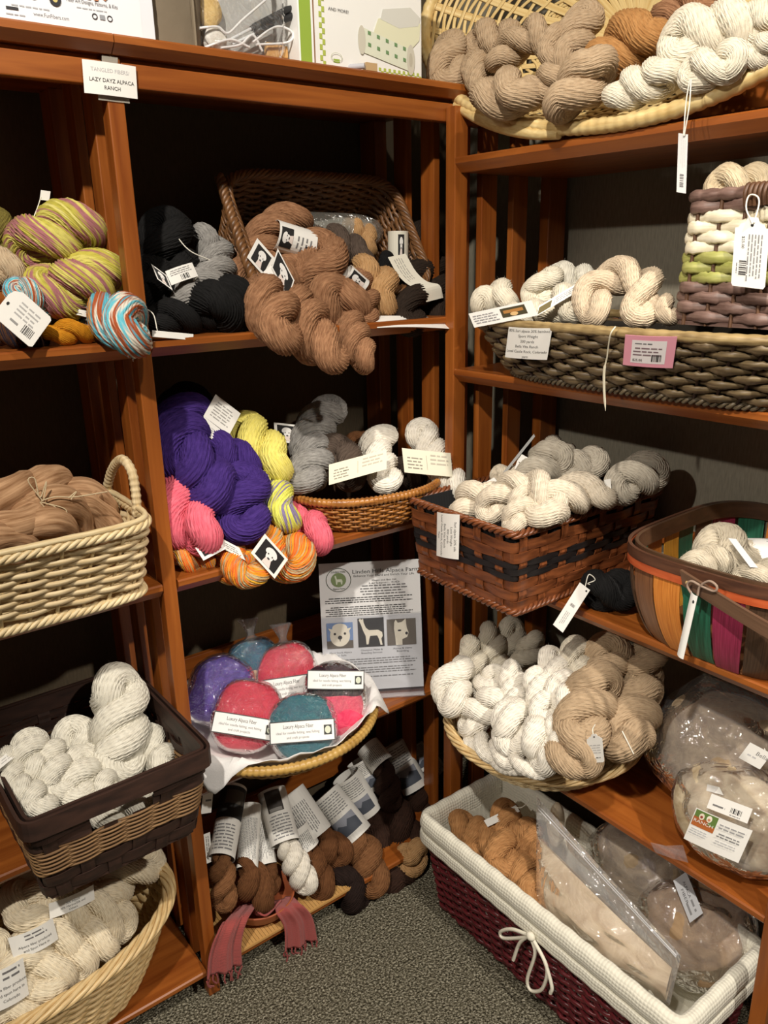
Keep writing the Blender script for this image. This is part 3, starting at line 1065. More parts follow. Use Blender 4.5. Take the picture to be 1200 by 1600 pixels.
# --- dark twig basket tilted towards the room
tb = Basket('twig_basket', (.518, .28, 1.592), 0., (.195, .095), (.225, .145), .17, 6., 'dark brown twig basket tipped forward in the middle bay, full of brown yarn', tilt=Matrix.Rotation(math.radians(58), 3, 'X'))
tb.weave(22, 34, .0046, .0036, .004, TWIG, .03, .95, jit=.8)
tb.stakes(34, .003, .003, TWIG)
tb.braid(.97, .0075, .0042, 17, TWIG, 6)
tb.base(TWIG)
# rope handle on its left end
lw = lambda q: tb.world(np.array([q]))[0]
h0, h1 = lw((-.212, -.10, .175)), lw((-.19, -.125, .03))
hp = spline([lw((-.228, .13, .168)), lw((-.234, .06, .172)), lw((-.236, -.04, .172)), lw((-.232, -.12, .168)), lw((-.212, -.15, .160))], 90)
TT, NN, BB = frames(hp)
for k in range(3):
    a = np.linspace(0, 2*pi*8, 90)+2*pi*k/3
    MB().tube(hp+.0055*(np.cos(a)[:, None]*NN+np.sin(a)[:, None]*BB), .0062, 8).build('handle_strand', TWIG, tb.root)
# plastic bag behind the yarn
MB().grid(blob(P(500, 365, y=.235), (.165, .045, .05), 5, .2), True, False).build('plastic_bag', plastic((190, 190, 180), .55, .25, 30., .8), None)
tag(bpy.data.objects['plastic_bag'], 'crumpled clear plastic bag at the back of the twig basket', 'bag')
tagp = cardp('tissue_paper', 'y', (572, 494, .03), (696, 498, .02), (590, 512, -.006), bend=.004, label='white tissue paper under the right end of the twig basket', cat='paper')
GC = 'copper brown skeins spilling from the twig basket'
b1 = skein('y', [(404, 436, .12), (404, 396, .17), (432, 354, .19), (470, 352, .2)], 58, 4, COPPER, 'copper brown skein at the back left of the twig basket, under a photo band', GC)
b2 = skein('y', [(486, 384, .13), (512, 420, .10), (500, 462, .08), (540, 480, .06), (556, 474, .05)], 76, 4, COPPER, 'copper brown skein in the middle of the spill, above the shelf edge', GC)
skein('y', [(352+20, 440, .14), (400, 430, .15), (470, 424, .12)], 60, 3, COPPER, 'copper brown skein half hidden beneath the photo cards', GC)
skein('y', [(398, 462, .06), (424, 482, .0), (438, 514, -.045), (444, 530, -.05)], 78, 3, COPPER, 'lowest left copper skein hanging below the shelf edge', GC)
skein('y', [(470, 476, .05), (482, 510, -.02), (502, 545, -.05), (522, 556, -.05)], 70, 4, COPPER, 'copper skein hanging lowest in the middle, below the shelf edge', GC)
skein('y', [(540, 500, .04), (556, 528, -.02), (562, 552, -.045), (568, 568, -.045)], 48, 4, COPPER, 'slim copper skein hanging at the right end of the spill', GC)
skein('y', [(556, 432, .09), (570, 470, .05), (568, 500, .03)], 44, 3, COPPER, 'small copper skein beside the tan skein', GC)
skein('y', [(496, 366, .2), (536, 384, .17), (572, 408, .13)], 46, 3, GREYB, 'dark grey-brown skein lying across the top of the basket', None)
skein('y', [(546, 352, .23), (566, 366, .21), (578, 390, .19)], 38, 2, FAWN, 'small fawn skein at the back of the twig basket', None)
bt = skein('y', [(566, 420, .12), (590, 444, .08), (602, 478, .05)], 62, 3, FAWN, 'fawn tan skein right of the copper skeins', None)
d1 = skein('y', [(664, 364, .2), (655, 410, .16), (642, 460, .08), (638, 506, .03)], 56, 4, DARKER, 'very dark brown skein with a curled paper strip', None)
skein('y', [(676, 400, .16), (682, 450, .1), (684, 500, .06)], 48, 4, DARKER, 'very dark brown skein squeezed against the right post', None)
skein('y', [(606, 404, .14), (612, 430, .11), (620, 456, .1)], 34, 2, BLACK, 'small black skein behind the curled paper strip', None)
# labels on them
ct = P(458, 376, y=.135); ax = P(480, 384, y=.13)-P(440, 372, y=.14)
band('paper_band', ct, ax*[1, 1, 1], .031, .085, b1, prints=[('l', .44, .45, .6, .9, 4, GREYINK), ('bc', .52, .72, .62, .86, 8, INK)]+alpaca_photo(.38, .05, .6, .36))
cardp('photo_card', 'y', (402, 372, .09), (430, 404, .08), (386, 402, .085), parent=b1, prints=alpaca_photo(.14, .12, .86, .9))
cardp('photo_card', 'y', (434, 388, .06), (460, 438, .04), (424, 438-20, .05), parent=b1, prints=alpaca_photo(.05, .08, .95, .92))
cardp('label_card', 'y', (424, 414, .055), (441, 464, .035), (398, 436, .06), parent=b1, prints=[('l', .1, .5, .9, .9, 4, GREYINK), ('bc', .2, .15, .6, .4, 9, INK)])
cb = P(556, 436, y=.05)
band('paper_band', cb, P(575, 455, y=.05)-P(535, 420, y=.06), .016, .05, bt, prints=alpaca_photo(.36, .1, .62, .8))
band('paper_band', P(622, 388, y=.15), P(622, 410, y=.15)-P(622, 365, y=.15), .024, .075, d1, mat=plain((226, 222, 206), .7), prints=alpaca_photo(.40, .1, .50, .7))
cl = [P(606, 402, y=.08), P(622, 430, y=.06), P(640, 446, y=.045), P(660, 452, y=.03), P(666, 472, y=.03)]
cs = spline(cl, 24)
wv = (P(640, 395, y=.08)-P(606, 402, y=.08))


def strip_fn(u, v):
    i = u*23; a = np.clip(i.astype(int), 0, 22); f = (i-a)[:, None]
    p = cs[a]*(1-f)+cs[a+1]*f + (v[:, None])*wv*.82
    n = CAM-p; n /= np.linalg.norm(n, axis=1, keepdims=True)
    return p, n


sheet('paper_strip', strip_fn, .16, .055, plain((228, 224, 208), .7), d1, [('l', .05, .2, .5, .7, 4, (168, 164, 156))], nu=23, nv=2)

# ================================================================== middle bay, second shelf
GP = 'purple skeins at the left of the second shelf'
skein('y', [(262, 632, .22), (290, 622, .22), (320, 640, .22)], 50, 2, BLACK, 'black skein in the shadow behind the purple skeins', None)
p1 = skein('y', [(312, 652, .16), (282, 668, .14), (282, 705, .10), (316, 738, .07), (322, 776, .03)], 84, 4, PURPLE, 'largest purple skein, uppermost, beside the post', GP, phase=.3)
skein('y', [(330, 694, .13), (358, 712, .11), (384, 738, .1)], 62, 3, PURPLE, 'purple skein beneath the yellow skein', GP)
skein('y', [(362, 752, .07), (384, 770, .05), (380, 805, .02), (372, 826, .01)], 76, 3, PURPLE, 'lowest purple skein, next to the pink skein', GP)
skein('y', [(266, 770, .10), (284, 805, .05), (308, 830, .02), (318, 840, .0)], 80, 3, PINK, 'pink skein below the purple ones, beside the post', None)
skein('y', [(452, 806, .09), (478, 826, .05), (500, 842, .0)], 62, 3, PINK, 'pink skein in front of the oval wicker tray', None)
y1 = skein('y', [(372, 668, .19), (392, 690, .15), (420, 714, .11), (436, 734, .08)], 68, 3, YELLOW, 'pale lemon yellow skein behind the purple ones', None)
skein('y', [(404, 754, .11), (422, 782, .06), (448, 812, .02)], 70, 4, YELLIL, 'skein striped in lime yellow and lilac', None)
GO = 'orange dyed skeins on the second shelf'
skein('y', [(270, 862, .06), (298, 872, .04), (324, 882, .05)], 42, 2, ORANGEM, 'orange and khaki skein under the pink skein at the post', GO)
o2 = skein('y', [(350, 872, .04), (378, 886, -.01), (402, 890, -.03)], 62, 2, ORANGEM, 'orange dyed skein hanging over the shelf edge, left of the photo card', GO)
o3 = skein('y', [(418, 842, .05), (444, 862, .0), (464, 884, -.03)], 72, 2, ORANGEM, 'orange dyed skein to the right of the tilted photo card', GO)
skein('y', [(380, 845, .07), (400, 842, .07), (420, 836, .08)], 38, 2, ORANGEM, 'orange skein mostly hidden under the purple one', GO)
cardp('label_card', 'y', (337, 616, .14), (376, 646, .13), (318, 650, .12), parent=p1, prints=[('l', .15, .15, .85, .85, 6, (160, 158, 154))])
cardp('label_card', 'y', (318, 650, .12), (356, 680, .11), (326, 682, .10), parent=p1, prints=[('l', .2, .3, .8, .7, 3, (180, 178, 174))])
cardp('photo_card', 'y', (305, 856, -.01), (340, 838, .0), (318, 876, -.025), parent=o2, prints=[('p', [(.12, .1), (.88, .1), (.88, .8), (.12, .8)], (24, 23, 23)), ('p', [(.4, .1), (.62, .1), (.75, .8), (.45, .8)], (206, 178, 166))])
cardp('label_card', 'y', (340, 838, .0), (374, 856, -.02), (350, 858, -.01), parent=o2, bend=.004, prints=[('l', .2, .2, .8, .8, 3, GREYINK)])
cardp('photo_card', 'y', (414, 834, -.035), (450, 874, -.05), (392, 864, -.055), parent=o3, prints=alpaca_photo(.1, .1, .9, .9))

# oval wicker tray with grey, brown and white skeins
ov = Basket('oval_wicker_tray', (.545, .10, 1.041), math.radians(-6), (.14, .12), (.19, .155), .085, 2.3, 'oval amber wicker tray on the second shelf, holding grey and white skeins', prof=lambda t: t**.7)
ov.weave(9, 44, .0038, .003, .003, AMBER, .06, .78)
ov.stakes(44, .0022, .002, AMBER)
ov.rim(.93, .0095, AMBER, 420, wraps=104, flat=1.15, depth=.28)
ov.base(AMBER)
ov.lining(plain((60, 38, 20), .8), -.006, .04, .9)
g1 = skein('y', [(520, 636, .22), (496, 662, .20), (484, 698, .16), (488, 726, .12), (470, 752, .08)], 58, 6, GREY, 'long grey skein standing in the oval tray', None)
skein('y', [(512, 706, .14), (532, 722, .12), (548, 744, .1)], 66, 3, GREYB, 'dark brown skein lying in the oval tray behind the paper band', None)
skein('y', [(548, 694, .2), (566, 690, .2), (582, 696, .2)], 34, 2, BROWN, 'reddish brown skein at the back of the oval tray', None)
skein('y', [(620, 740, .1), (650, 742, .1), (672, 752, .08)], 50, 3, DARKER, 'dark skein in the tray between the two white skeins', None)
skein('y', [(428, 752, .18), (450, 756, .16), (476, 766, .14)], 40, 2, DARKBR, 'dark brown skein end beside the yellow skein', None)
cardp('photo_card', 'y', (428, 660, .2), (464, 664, .19), (430, 690, .19), label='small alpaca photo card standing behind the grey skein', cat='card', prints=alpaca_photo(.12, .1, .95, .9))
w1 = skein('y', [(600, 676, .14), (586, 700, .11), (596, 728, .07), (606, 756, .02)], 48, 7, WHITE, 'white skein standing in the oval tray, the left of two', None, strands=22)
w2 = skein('y', [(654, 668, .10), (672, 700, .06), (694, 736, .0), (712, 768, -.04)], 46, 7, WHITE, 'white skein leaning from the oval tray over the chestnut basket', None, strands=22)
cardp('paper_band', 'y', (514, 726, .03), (604, 702, .0), (514, 758, .02), parent=w1, mat=plain((236, 230, 208), .7), prints=[('l', .08, .3, .35, .85, 4, (150, 144, 130)), ('r', .50, .2, .505, .8, (140, 134, 120)), ('l', .58, .1, .95, .6, 3, (196, 188, 172)), ('tv', '|', .3, .5, .1, (120, 116, 104))], bend=-.004)
cardp('paper_band', 'y', (628, 700, .0), (704, 708, -.04), (632, 738, -.005), parent=w2, mat=plain((236, 230, 208), .7), bend=.003, prints=[('l', .08, .3, .4, .85, 4, (150, 144, 130)), ('r', .47, .2, .475, .8, (140, 134, 120)), ('l', .55, .1, .95, .6, 3, (196, 188, 172))])

# ================================================================== left bay, second shelf: willow basket of brown roving
wb = Basket('willow_basket', (-.275, .03, 1.041), 0., (.228, .075), (.238, .14), .165, 6., 'rectangular pale willow basket with a wrapped loop handle, full of brown roving')
wb.weave(11, 26, .0062, .0055, .0055, ROPE, .16, .84, m=7)
wb.stakes(26, .0035, .0035, WILLOWP)
for t, nm in ((.06, 'foot_strand'), (.93, 'rim_strand')):
    wb.braid(t, .0055, .0042, 22, WILLOWP, 4, nm, off=.003)
wb.rim(1.0, .0055, WILLOWP, 240, wraps=30, depth=.1)
wb.base(WILLOWP)
hp = spline([P(170, 790, x=-.045), P(167, 768, x=-.043), P(175, 735, x=-.04), P(190, 718, x=-.038), P(205, 735, x=-.036), P(212, 770, x=-.036), P(214, 806, x=-.038)], 150)
rr = .0095*(1-.17*np.abs(np.cos(np.linspace(0, pi*26, 150))))
MB().tube(hp, rr, 12).build('handle', ROPE, wb.root)
FLB = roving_mat((192, 154, 118), (128, 92, 62))
rov = empty('wool_roving', (-.27, .03, 1.08), None, 'brown combed wool roving tied with raffia in the willow basket', 'roving')
g = np.random.default_rng(3)
for k, (a, b, y0, r) in enumerate((((-30, 800), (40, 760), .04, .030), ((10, 775), (90, 750), .05, .028), ((60, 748), (130, 790), .07, .026), ((0, 830), (60, 815), -.03, .030), ((40, 800), (120, 800), .0, .030),
                                   ((90, 770), (165, 790), .05, .024), ((100, 800), (165, 815), .02, .026), ((-40, 850), (30, 840), -.05, .028), ((30, 830), (100, 825), -.035, .026), ((75, 745), (95, 800), .06, .017), ((150, 775), (120, 825), .03, .012), ((140, 790), (160, 830), .02, .010))):
    A = P(a[0], a[1], y=y0); B_ = P(b[0], b[1], y=y0+.01)
    m = (A+B_)/2+np.array([0, -.012, .014]); 
    pts = [A+np.array([0, .02, -.03]), A, m+g.normal(0, .006, 3), B_, B_+np.array([0, .015, -.03])]
    path = spline(pts, 46)
    mb = MB(); mb.tube(path, r*(1+.13*np.sin(np.linspace(0, 11, 46)+g.uniform(0, 6))), 14)
    mb.build('roving_coil', FLB, rov)
for A, B_ in (((-.47, .0, 1.15), (-.36, -.02, 1.185)), ((-.46, .07, 1.17), (-.34, .06, 1.20)), ((-.48, .04, 1.13), (-.40, -.05, 1.15)), ((-.42, .10, 1.16), (-.30, .10, 1.18))):
    A, B_ = np.array(A), np.array(B_)
    path = spline([A+[0, .02, -.04], A, (A+B_)/2+[0, -.01, .016], B_, B_+[0, .015, -.03]], 40)
    MB().tube(path, .03*(1+.12*np.sin(np.linspace(0, 11, 40))), 14).build('roving_coil', FLB, rov)
RAF = plain((206, 186, 150), .7)
for pts in ([(58, 782), (80, 776), (110, 776), (160, 768)], [(60, 782), (38, 752), (48, 748), (56, 778), (66, 752), (62, 780)], [(58, 784), (80, 792), (88, 808)], [(58, 784), (95, 795), (94, 812)], [(56, 784), (70, 800), (80, 812)],
            [(-5, 805), (15, 802), (28, 816), (34, 848)], [(0, 808), (20, 800), (34, 814)], [(100, 778), (112, 768), (104, 780)]):
    string('raffia_tie', [P(a, b, y=-.015+.0*k) + np.array([0, -.028, .006]) for k, (a, b) in enumerate(pts)], .0011, RAF, rov)

# ================================================================== left bay, first shelf: dark splint basket of white skeins
db = Basket('splint_basket', (-.176, .03, .562), math.radians(1), (.142, .155), (.166, .203), .20, 22., 'dark brown splint basket with a seagrass band, holding white skeins')


def gap_weave(B, rows, stakes, h, d, amp, mat, t0, t1, gap):
    n = stakes*6
    for j in range(rows):
        t = t0+(t1-t0)*(j+.5)/rows
        q, nn = B.ring(t, n); w = np.cos(pi*np.arange(n)/6+pi*(j % 2))
        sel = np.roll(np.arange(n), -int(gap[1]*n))[:n-int((gap[1]-gap[0])*n)]
        ct, st = np.array([1, -1, -1, 1]), np.array([1, 1, -1, -1])
        V = (q+nn*(amp*w)[:, None])[:, None]+ct[None, :, None]*d*nn[:, None]+st[None, :, None]*h*np.array([0, 0, 1.])
        V = V[sel]
        mb = MB().grid(V, False, True, np.linspace(0, 20, len(sel)+1))
        for e, f in ((V[0], (0, 1, 2, 3)), (V[-1], (3, 2, 1, 0))): mb.add(e, [f])
        mb.build('weaver', mat, B.root, smooth=False, local=True)


db.strips(26, .012, .0012, .0022, [.10, .235, .74, .82], DARKSP, .0, .97, cut=(.705, .80, .63))
db.weave(2, 26, .0125, .0013, .003, DARKSP, .035, .30, square=True)
db.weave(13, 26, .0027, .0027, .0034, SEAGR, .31, .62, m=8)
gap_weave(db, 2, 26, .0095, .0013, .003, DARKSP, .64, .83, (.712, .792))
for off in (.0055, -.0055):
    n = 200
    q, nn = db.ring(.93, n); q = q+nn*off
    c = np.array([(1, 1), (-1, 1), (-1, -1), (1, -1)])
    V = q[:, None]+c[None, :, 0:1]*.003*nn[:, None]+c[None, :, 1:2]*.018*np.array([0, 0, 1.])
    MB().grid(V, True, True, np.linspace(0, 20, n+1)).build('rim', DARKSP, db.root, smooth=False, local=True)
db.base(DARKSP)
GW = 'white skeins in the dark splint basket'
for pts, w, hf, lab in (
    ([(178, 1060, .09), (186, 1090, .08), (184, 1125, .06), (190, 1165, .03), (182, 1205, .0)], 78, 6, 'tall white skein standing upright in the dark splint basket'),
    ([(222, 1150, .06), (244, 1175, .02), (252, 1205, -.03)], 52, 4, 'white skein at the right end of the dark splint basket'),
    ([(100, 1155, .10), (128, 1150, .10), (142, 1180, .07)], 56, 3, 'white skein lying at the back of the dark splint basket'),
    ([(52, 1152, .06), (42, 1180, .03), (44, 1215, .0)], 52, 3, 'white skein second from the left in the dark splint basket'),
    ([(86, 1172, .04), (82, 1200, .0), (92, 1236, -.04)], 52, 3, 'white skein leaning in the middle of the dark splint basket'),
    ([(130, 1185, .03), (122, 1215, -.01), (114, 1246, -.05)], 60, 3, 'fat white skein leaning on the front rim of the dark splint basket'),
    ([(12, 1180, .04), (18, 1215, .0), (30, 1240, -.04)], 44, 3, 'white skein at the left end of the dark splint basket'),
    ([(30, 1228, -.02), (52, 1250, -.05), (70, 1262, -.08)], 50, 3, 'white skein low in the left front corner of the dark splint basket'),
    ([(150, 1212, .0), (160, 1230, -.04), (178, 1248, -.07)], 48, 3, 'white skein low behind the handle hole of the dark splint basket'),
    ([(160, 1272, -.08), (190, 1262, -.09), (230, 1246, -.09)], 58, 3, 'white skein showing through the handle hole of the dark splint basket'),
    ([(150, 1150, .08), (142, 1170, .06), (152, 1210, .02)], 40, 4, 'slim white skein beside the tall upright one')):
    skein('y', pts, w, hf, OFFW, lab, GW)
cardp('paper_label', 'y', (-6, 1190, .0), (32, 1160, .04), (-6, 1206, -.02), label='white paper label sticking out at the left of the dark splint basket', cat='label', prints=[('l', .2, .2, .8, .8, 2, (190, 188, 184))])

# ================================================================== left bay, bottom shelf: big willow basket of cream skeins
lb = Basket('willow_basket', (-.375, .118, .083), 0., (.25, .13), (.345, .215), .225, 2.2, 'large oval willow basket on the bottom shelf, filled with cream skeins', prof=lambda t: t**.85)
lb.weave(20, 40, .0062, .005, .004, WILLOW, .02, .90)
lb.stakes(40, .004, .004, WILLOWP)
lb.braid(.965, .0105, .0054, 9, WILLOW, 6)
lb.base(WILLOW)
CRM = yarn((236, 224, 198), (214, 198, 168))
GL = 'cream skeins in the large willow basket'
sl = []
for pts, w, hf, lab in (
    ([(150, 1395, .10), (190, 1375, .12), (222, 1352, .14), (236, 1340, .15)], 60, 2, 'cream skein at the back of the large willow basket, in shadow'),
    ([(30, 1430, .06), (80, 1405, .07), (130, 1420, .05), (180, 1440, .05), (196, 1444, .05)], 60, 3, 'cream skein with a paper band below the dark basket corner'),
    ([(10, 1510, .0), (70, 1470, .02), (130, 1470, .02), (165, 1482, .01)], 66, 3, 'cream skein in the middle of the large willow basket'),
    ([(-20, 1560, -.03), (40, 1530, -.02), (95, 1508, -.02), (130, 1515, -.02)], 64, 3, 'cream skein with a white paper band at the left edge'),
    ([(0, 1590, -.05), (40, 1572, -.05), (90, 1540, -.05)], 56, 2, 'lowest cream skein, against the front rim of the willow basket'),
    ([(20, 1400, .10), (50, 1420, .08), (70, 1450, .06)], 66, 3, 'cream skein at the upper left of the willow basket'),
    ([(40, 1370, .14), (70, 1380, .13), (100, 1400, .1)], 44, 2, 'cream skein tucked beneath the dark basket'),
    ([(-20, 1470, .03), (5, 1490, .02), (15, 1520, .0)], 50, 2, 'cream skein at the far left of the willow basket')):
    sl.append(skein('y', pts, w, hf, CRM, lab, GL, strands=24))
for k, (a_, b_) in enumerate((((-.64, .03, .24), (-.44, .0, .27)), ((-.64, .10, .26), (-.45, .12, .29)), ((-.60, .17, .25), (-.40, .20, .28)))):
    hank('yarn_skein', np.array([a_, (np.array(a_)+b_)/2+[0, -.01, .015], b_]), .085, 3, CRM, ['cream skein at the front left of the willow basket, beyond the left picture edge', 'cream skein in the left middle of the willow basket, beyond the left picture edge', 'cream skein at the rear left of the willow basket, beyond the left picture edge'][k], 'yarn', GL)
TXT1 = [('l', .30, .15, .70, .85, 3, (70, 68, 70))]
cardp('paper_band', 'y', (76, 1412, .03), (146, 1382, .03), (78, 1436, .02), parent=sl[1], bend=.008, prints=[('t', '70% Alpaca', .5, .38, .2, INK), ('t', '30% Merino/Silk and', .5, .6, .2, INK), ('t', 'Others', .5, .82, .2, INK)])
cardp('paper_band', 'y', (12, 1466, -.015), (82, 1434, -.005), (22, 1500, -.025), parent=sl[2], bend=.01, prints=[('l', .3, .08, .8, .4, 2, (110, 108, 108)), ('t', 'Alpaca fiber produced', .5, .58, .15, INK), ('t', 'and Spun Here in', .5, .78, .15, INK)])
cardp('paper_band', 'y', (-40, 1530, -.055), (36, 1496, -.045), (-30, 1590, -.075), parent=sl[3], bend=.01, prints=[('l', .5, .05, .9, .35, 2, (110, 108, 108)), ('t', 'Alpaca fiber produced', .62, .5, .11, INK), ('t', 'and spun here in', .62, .66, .11, INK), ('t', 'Colorado', .62, .82, .11, INK)])

# ================================================================== middle bay, first shelf: round basket of felting wool, leaflet in a stand
gb = Basket('round_tray_basket', (.245, .052, .561), math.radians(20), (.12, .12), (.235, .235), .085, 2., 'round golden-rimmed basket lined with a white cloth, holding bagged felting wool', prof=lambda t: t**.6)
gb.weave(7, 46, .0055, .003, .003, GOLDW, .05, .85)
gb.stakes(46, .002, .002, GOLDW)
gb.rim(.96, .0105, GOLDW, 480, wraps=120, depth=.2, flat=1.1)
gb.base(GOLDW)
# cloth: lies in the bowl and hangs over the rim in folded corners
nu, nv = 96, 26
a = np.linspace(0, 2*pi, nu, endpoint=False)
ctr = np.array([.245, .052])
ext = .245+.0*a
V = np.zeros((nu, nv, 3))


def bump_at(deg, w): 
    d = (np.degrees(a)-deg+180) % 360-180
    return np.exp(-(d/w)**2)


over = -.014+.066*bump_at(212, 10)+.08*bump_at(334, 10)+.06*bump_at(140, 40)+.05*bump_at(50, 30)-.022*bump_at(270, 30)
for j in range(nv):
    f = j/(nv-1)
    s_ = f*(.255+over)
    rad = np.minimum(s_, .222); ex = np.maximum(0, s_-.222)
    z = np.where(s_ < .10, .572, .572+.088*(np.clip((s_-.10)/.122, 0, 1))**1.4)
    rad = rad+np.minimum(ex, .026)+np.maximum(0, ex-.026)*.32
    z = z+.012*np.sin(np.clip(ex/.026, 0, 1)*pi)-np.maximum(0, ex-.02)*.86
    z = z+.004*np.sin(a*9+f*5)*f+.003*np.sin(a*23)*f
    V[:, j] = np.stack([ctr[0]+rad*np.cos(a), ctr[1]+rad*np.sin(a), z], -1)
mb = MB().grid(V, True, False)
cl = mb.build('lining_cloth', plain((236, 234, 232), .9, .2, 300.))
m_ = cl.modifiers.new('thickness', 'SOLIDIFY'); m_.thickness = .0012; m_.offset = 1
tag(cl, 'white cotton cloth spread in the round golden basket', 'cloth')


def felt_bag(px, py, z, w, h, d, cols, label, lean=.55, yaw=0., roll=0., strip=None, knot=False, seed=1, split=None):
    c = P(px, py, z=z)
    ex = np.array([math.cos(yaw), math.sin(yaw), 0])
    up = np.array([-math.sin(yaw)*math.sin(lean), math.cos(yaw)*math.sin(lean), math.cos(lean)])
    ex2 = ex*math.cos(roll)+up*math.sin(roll); up2 = -ex*math.sin(roll)+up*math.cos(roll)
    fr = np.cross(ex2, up2)       # towards the viewer
    R = np.stack([ex2, -fr, up2], 1)
    root = empty('felting_wool_bag', c, None, label, 'wool bag', 'bags of felting wool in the round basket')
    if split is None:
        MB().grid(blob(c, (w/2, d/2, h/2), seed, .06, R=R, squ=2.5), True, False).build('wool', fleece(cols[0], cols[1], 45), root)
    else:
        for k, (cc, s0, s1) in enumerate(split):
            MB().grid(blob(c+up2*h*s0, (w/2*(1 if k else .97), d/2, h*s1), seed+k, .06, R=R, squ=2.5), True, False).build('wool', fleece(cc[0], cc[1], 45), root)
    MB().grid(blob(c, (w/2+.004, d/2+.004, h/2+.004), seed, .075, R=R, squ=2.5, nu=64, nv=44), True, False).build('clear_film', plastic((240, 240, 245), .965, .06, 30., .8), root)
    if knot:
        t = np.linspace(0, 1, 12)
        rr = np.interp(t, [0, .25, .4, 1], [.035, .012, .007, .022])
        th = np.linspace(0, 2*pi, 24, endpoint=False)
        base = c+up2*(h/2-.012)
        g = np.random.default_rng(seed)
        rad = rr[:, None]*(1+.35*np.sin(th*5+g.uniform(0, 6))[None]*np.clip(t-.2, 0, 1)[:, None]+.15*np.sin(th*8)[None])
        V = base+(t*.06)[:, None, None]*up2+rad[..., None]*(np.cos(th)[None, :, None]*ex2+np.sin(th)[None, :, None]*fr)
        MB().grid(V, False, True).build('gathered_top', plastic((240, 240, 245), .9, .1, 60., .8), root)
    if strip:
        v0, sh = strip
        f0 = c+fr*(d/2*.93)
        TL = f0-ex2*w*.47+up2*(v0+sh/2); TR = f0+ex2*w*.47+up2*(v0+sh/2); BL = f0-ex2*w*.47+up2*(v0-sh/2)
        pr_ = [('r', 0, 0, 1, 1, (70, 70, 70)), ('r', .015, .05, .985, .95, (240, 240, 238)), ('t', 'Luxury Alpaca Fiber', .44, .27, .25, INK, .46), ('t', 'ideal for needle felting, wet felting', .43, .54, .17, GREYINK, .66), ('t', 'and craft projects', .43, .76, .17, GREYINK, .34),
               ('r', .83, .28, .95, .72, (60, 62, 60)), ('e', .89, .5, .045, .17, (214, 220, 200))]
        card('paper_strip', TL, TR, BL, parent=root, bend=.011, prints=pr_)
    return root


RED = ((214, 50, 76), (190, 34, 60)); TEAL = ((30, 112, 124), (20, 88, 104)); PUR = ((92, 68, 158), (66, 44, 124)); PNK = ((232, 84, 112), (210, 58, 92)); BLU = ((28, 92, 120), (16, 66, 92)); DRK = ((66, 44, 52), (44, 28, 36)); CRM2 = ((206, 184, 160), (176, 150, 126))
felt_bag(398, 1040, .70, .13, .13, .08, BLU, 'bag of blue felting wool with a tied top at the back of the basket', .5, -.35, knot=True, seed=21, split=((BLU, .1, .4), (CRM2, -.22, .28)))
felt_bag(345, 1082, .685, .145, .16, .10, PUR, 'bag of purple felting wool at the left of the round basket', .55, -.5, -.35, seed=22)
felt_bag(448, 1050, .69, .14, .135, .085, RED, 'bag of red felting wool with a tied top, behind the other red one', .5, -.4, knot=True, strip=(-.035, .05), seed=23)
felt_bag(522, 1092, .68, .135, .165, .09, PNK, 'bag of pink felting wool with a dark top and a paper strip', .45, -.5, -.1, strip=(.045, .042), seed=24, split=((DRK, .2, .29), (PNK, -.16, .35)))
felt_bag(386, 1120, .665, .148, .150, .09, RED, 'bag of red felting wool with a slanting paper strip at the front', .6, -.45, -.28, strip=(-.022, .045), seed=25)
felt_bag(473, 1136, .652, .148, .140, .09, TEAL, 'bag of teal felting wool with a white paper strip at the front', .6, -.55, .0, strip=(-.010, .046), seed=26)

# leaflet in a clear stand
BL = P(507, 1082, z=.572); BR = P(662, 1072, z=.572)
ex = (BR-BL); Wd = np.linalg.norm(ex); ex /= Wd
nrm = np.cross(ex, np.array([0, 0, 1.])); nrm /= np.linalg.norm(nrm)
if nrm @ (CAM-BL) < 0: nrm = -nrm
upv = np.array([0, 0, math.cos(.21)])-nrm*math.sin(.21)
Hh = Wd*1.30
TL = BL+upv*Hh; TR = BR+upv*Hh
st = empty('leaflet_stand', BL, None, 'clear acrylic stand holding the printed alpaca farm leaflet', 'leaflet stand')
G = (60, 60, 62); S = (120, 120, 122); BG = (96, 88, 78)
pr_ = [('r', 0, .42, 1, 1, (204, 206, 212)),
       ('t', 'Linden Hills Alpaca Farm', .66, .075, .042, INK, .66), ('t', 'Enhance Your Herd and Enrich Your Life', .64, .108, .024, INK, .60),
       ('o', .19, .13, .125, .092, .05, (70, 78, 60)), ('e', .19, .13, .075, .055, (128, 146, 100)), ('p', [(.15, .10), (.165, .095), (.175, .125), (.22, .125), (.23, .14), (.225, .165), (.215, .165), (.21, .145), (.18, .145), (.175, .165), (.165, .165), (.16, .125)], (214, 220, 200)),
       ('t', 'Linden Hills', .19, .068, .022, (70, 78, 60), .14), ('t', 'Alpaca Farm', .19, .198, .02, (70, 78, 60), .12),
       ('t', 'Megan and Ben Hill', .64, .145, .017, G, .24), ('t', 'Larkspur, CO', .64, .166, .017, G, .3),
       ('l', .40, .175, .88, .26, 4, S),
       ('l', .05, .265, .95, .315, 3, G), ('l', .05, .335, .96, .415, 5, G)]
pr_ += [('r', .05, .46, .31, .66, (112, 140, 186)), ('r', .05, .60, .31, .66, BG), ('r', .36, .435, .62, .66, (36, 34, 34)), ('r', .65, .455, .94, .66, BG)]
W2 = (228, 222, 206)
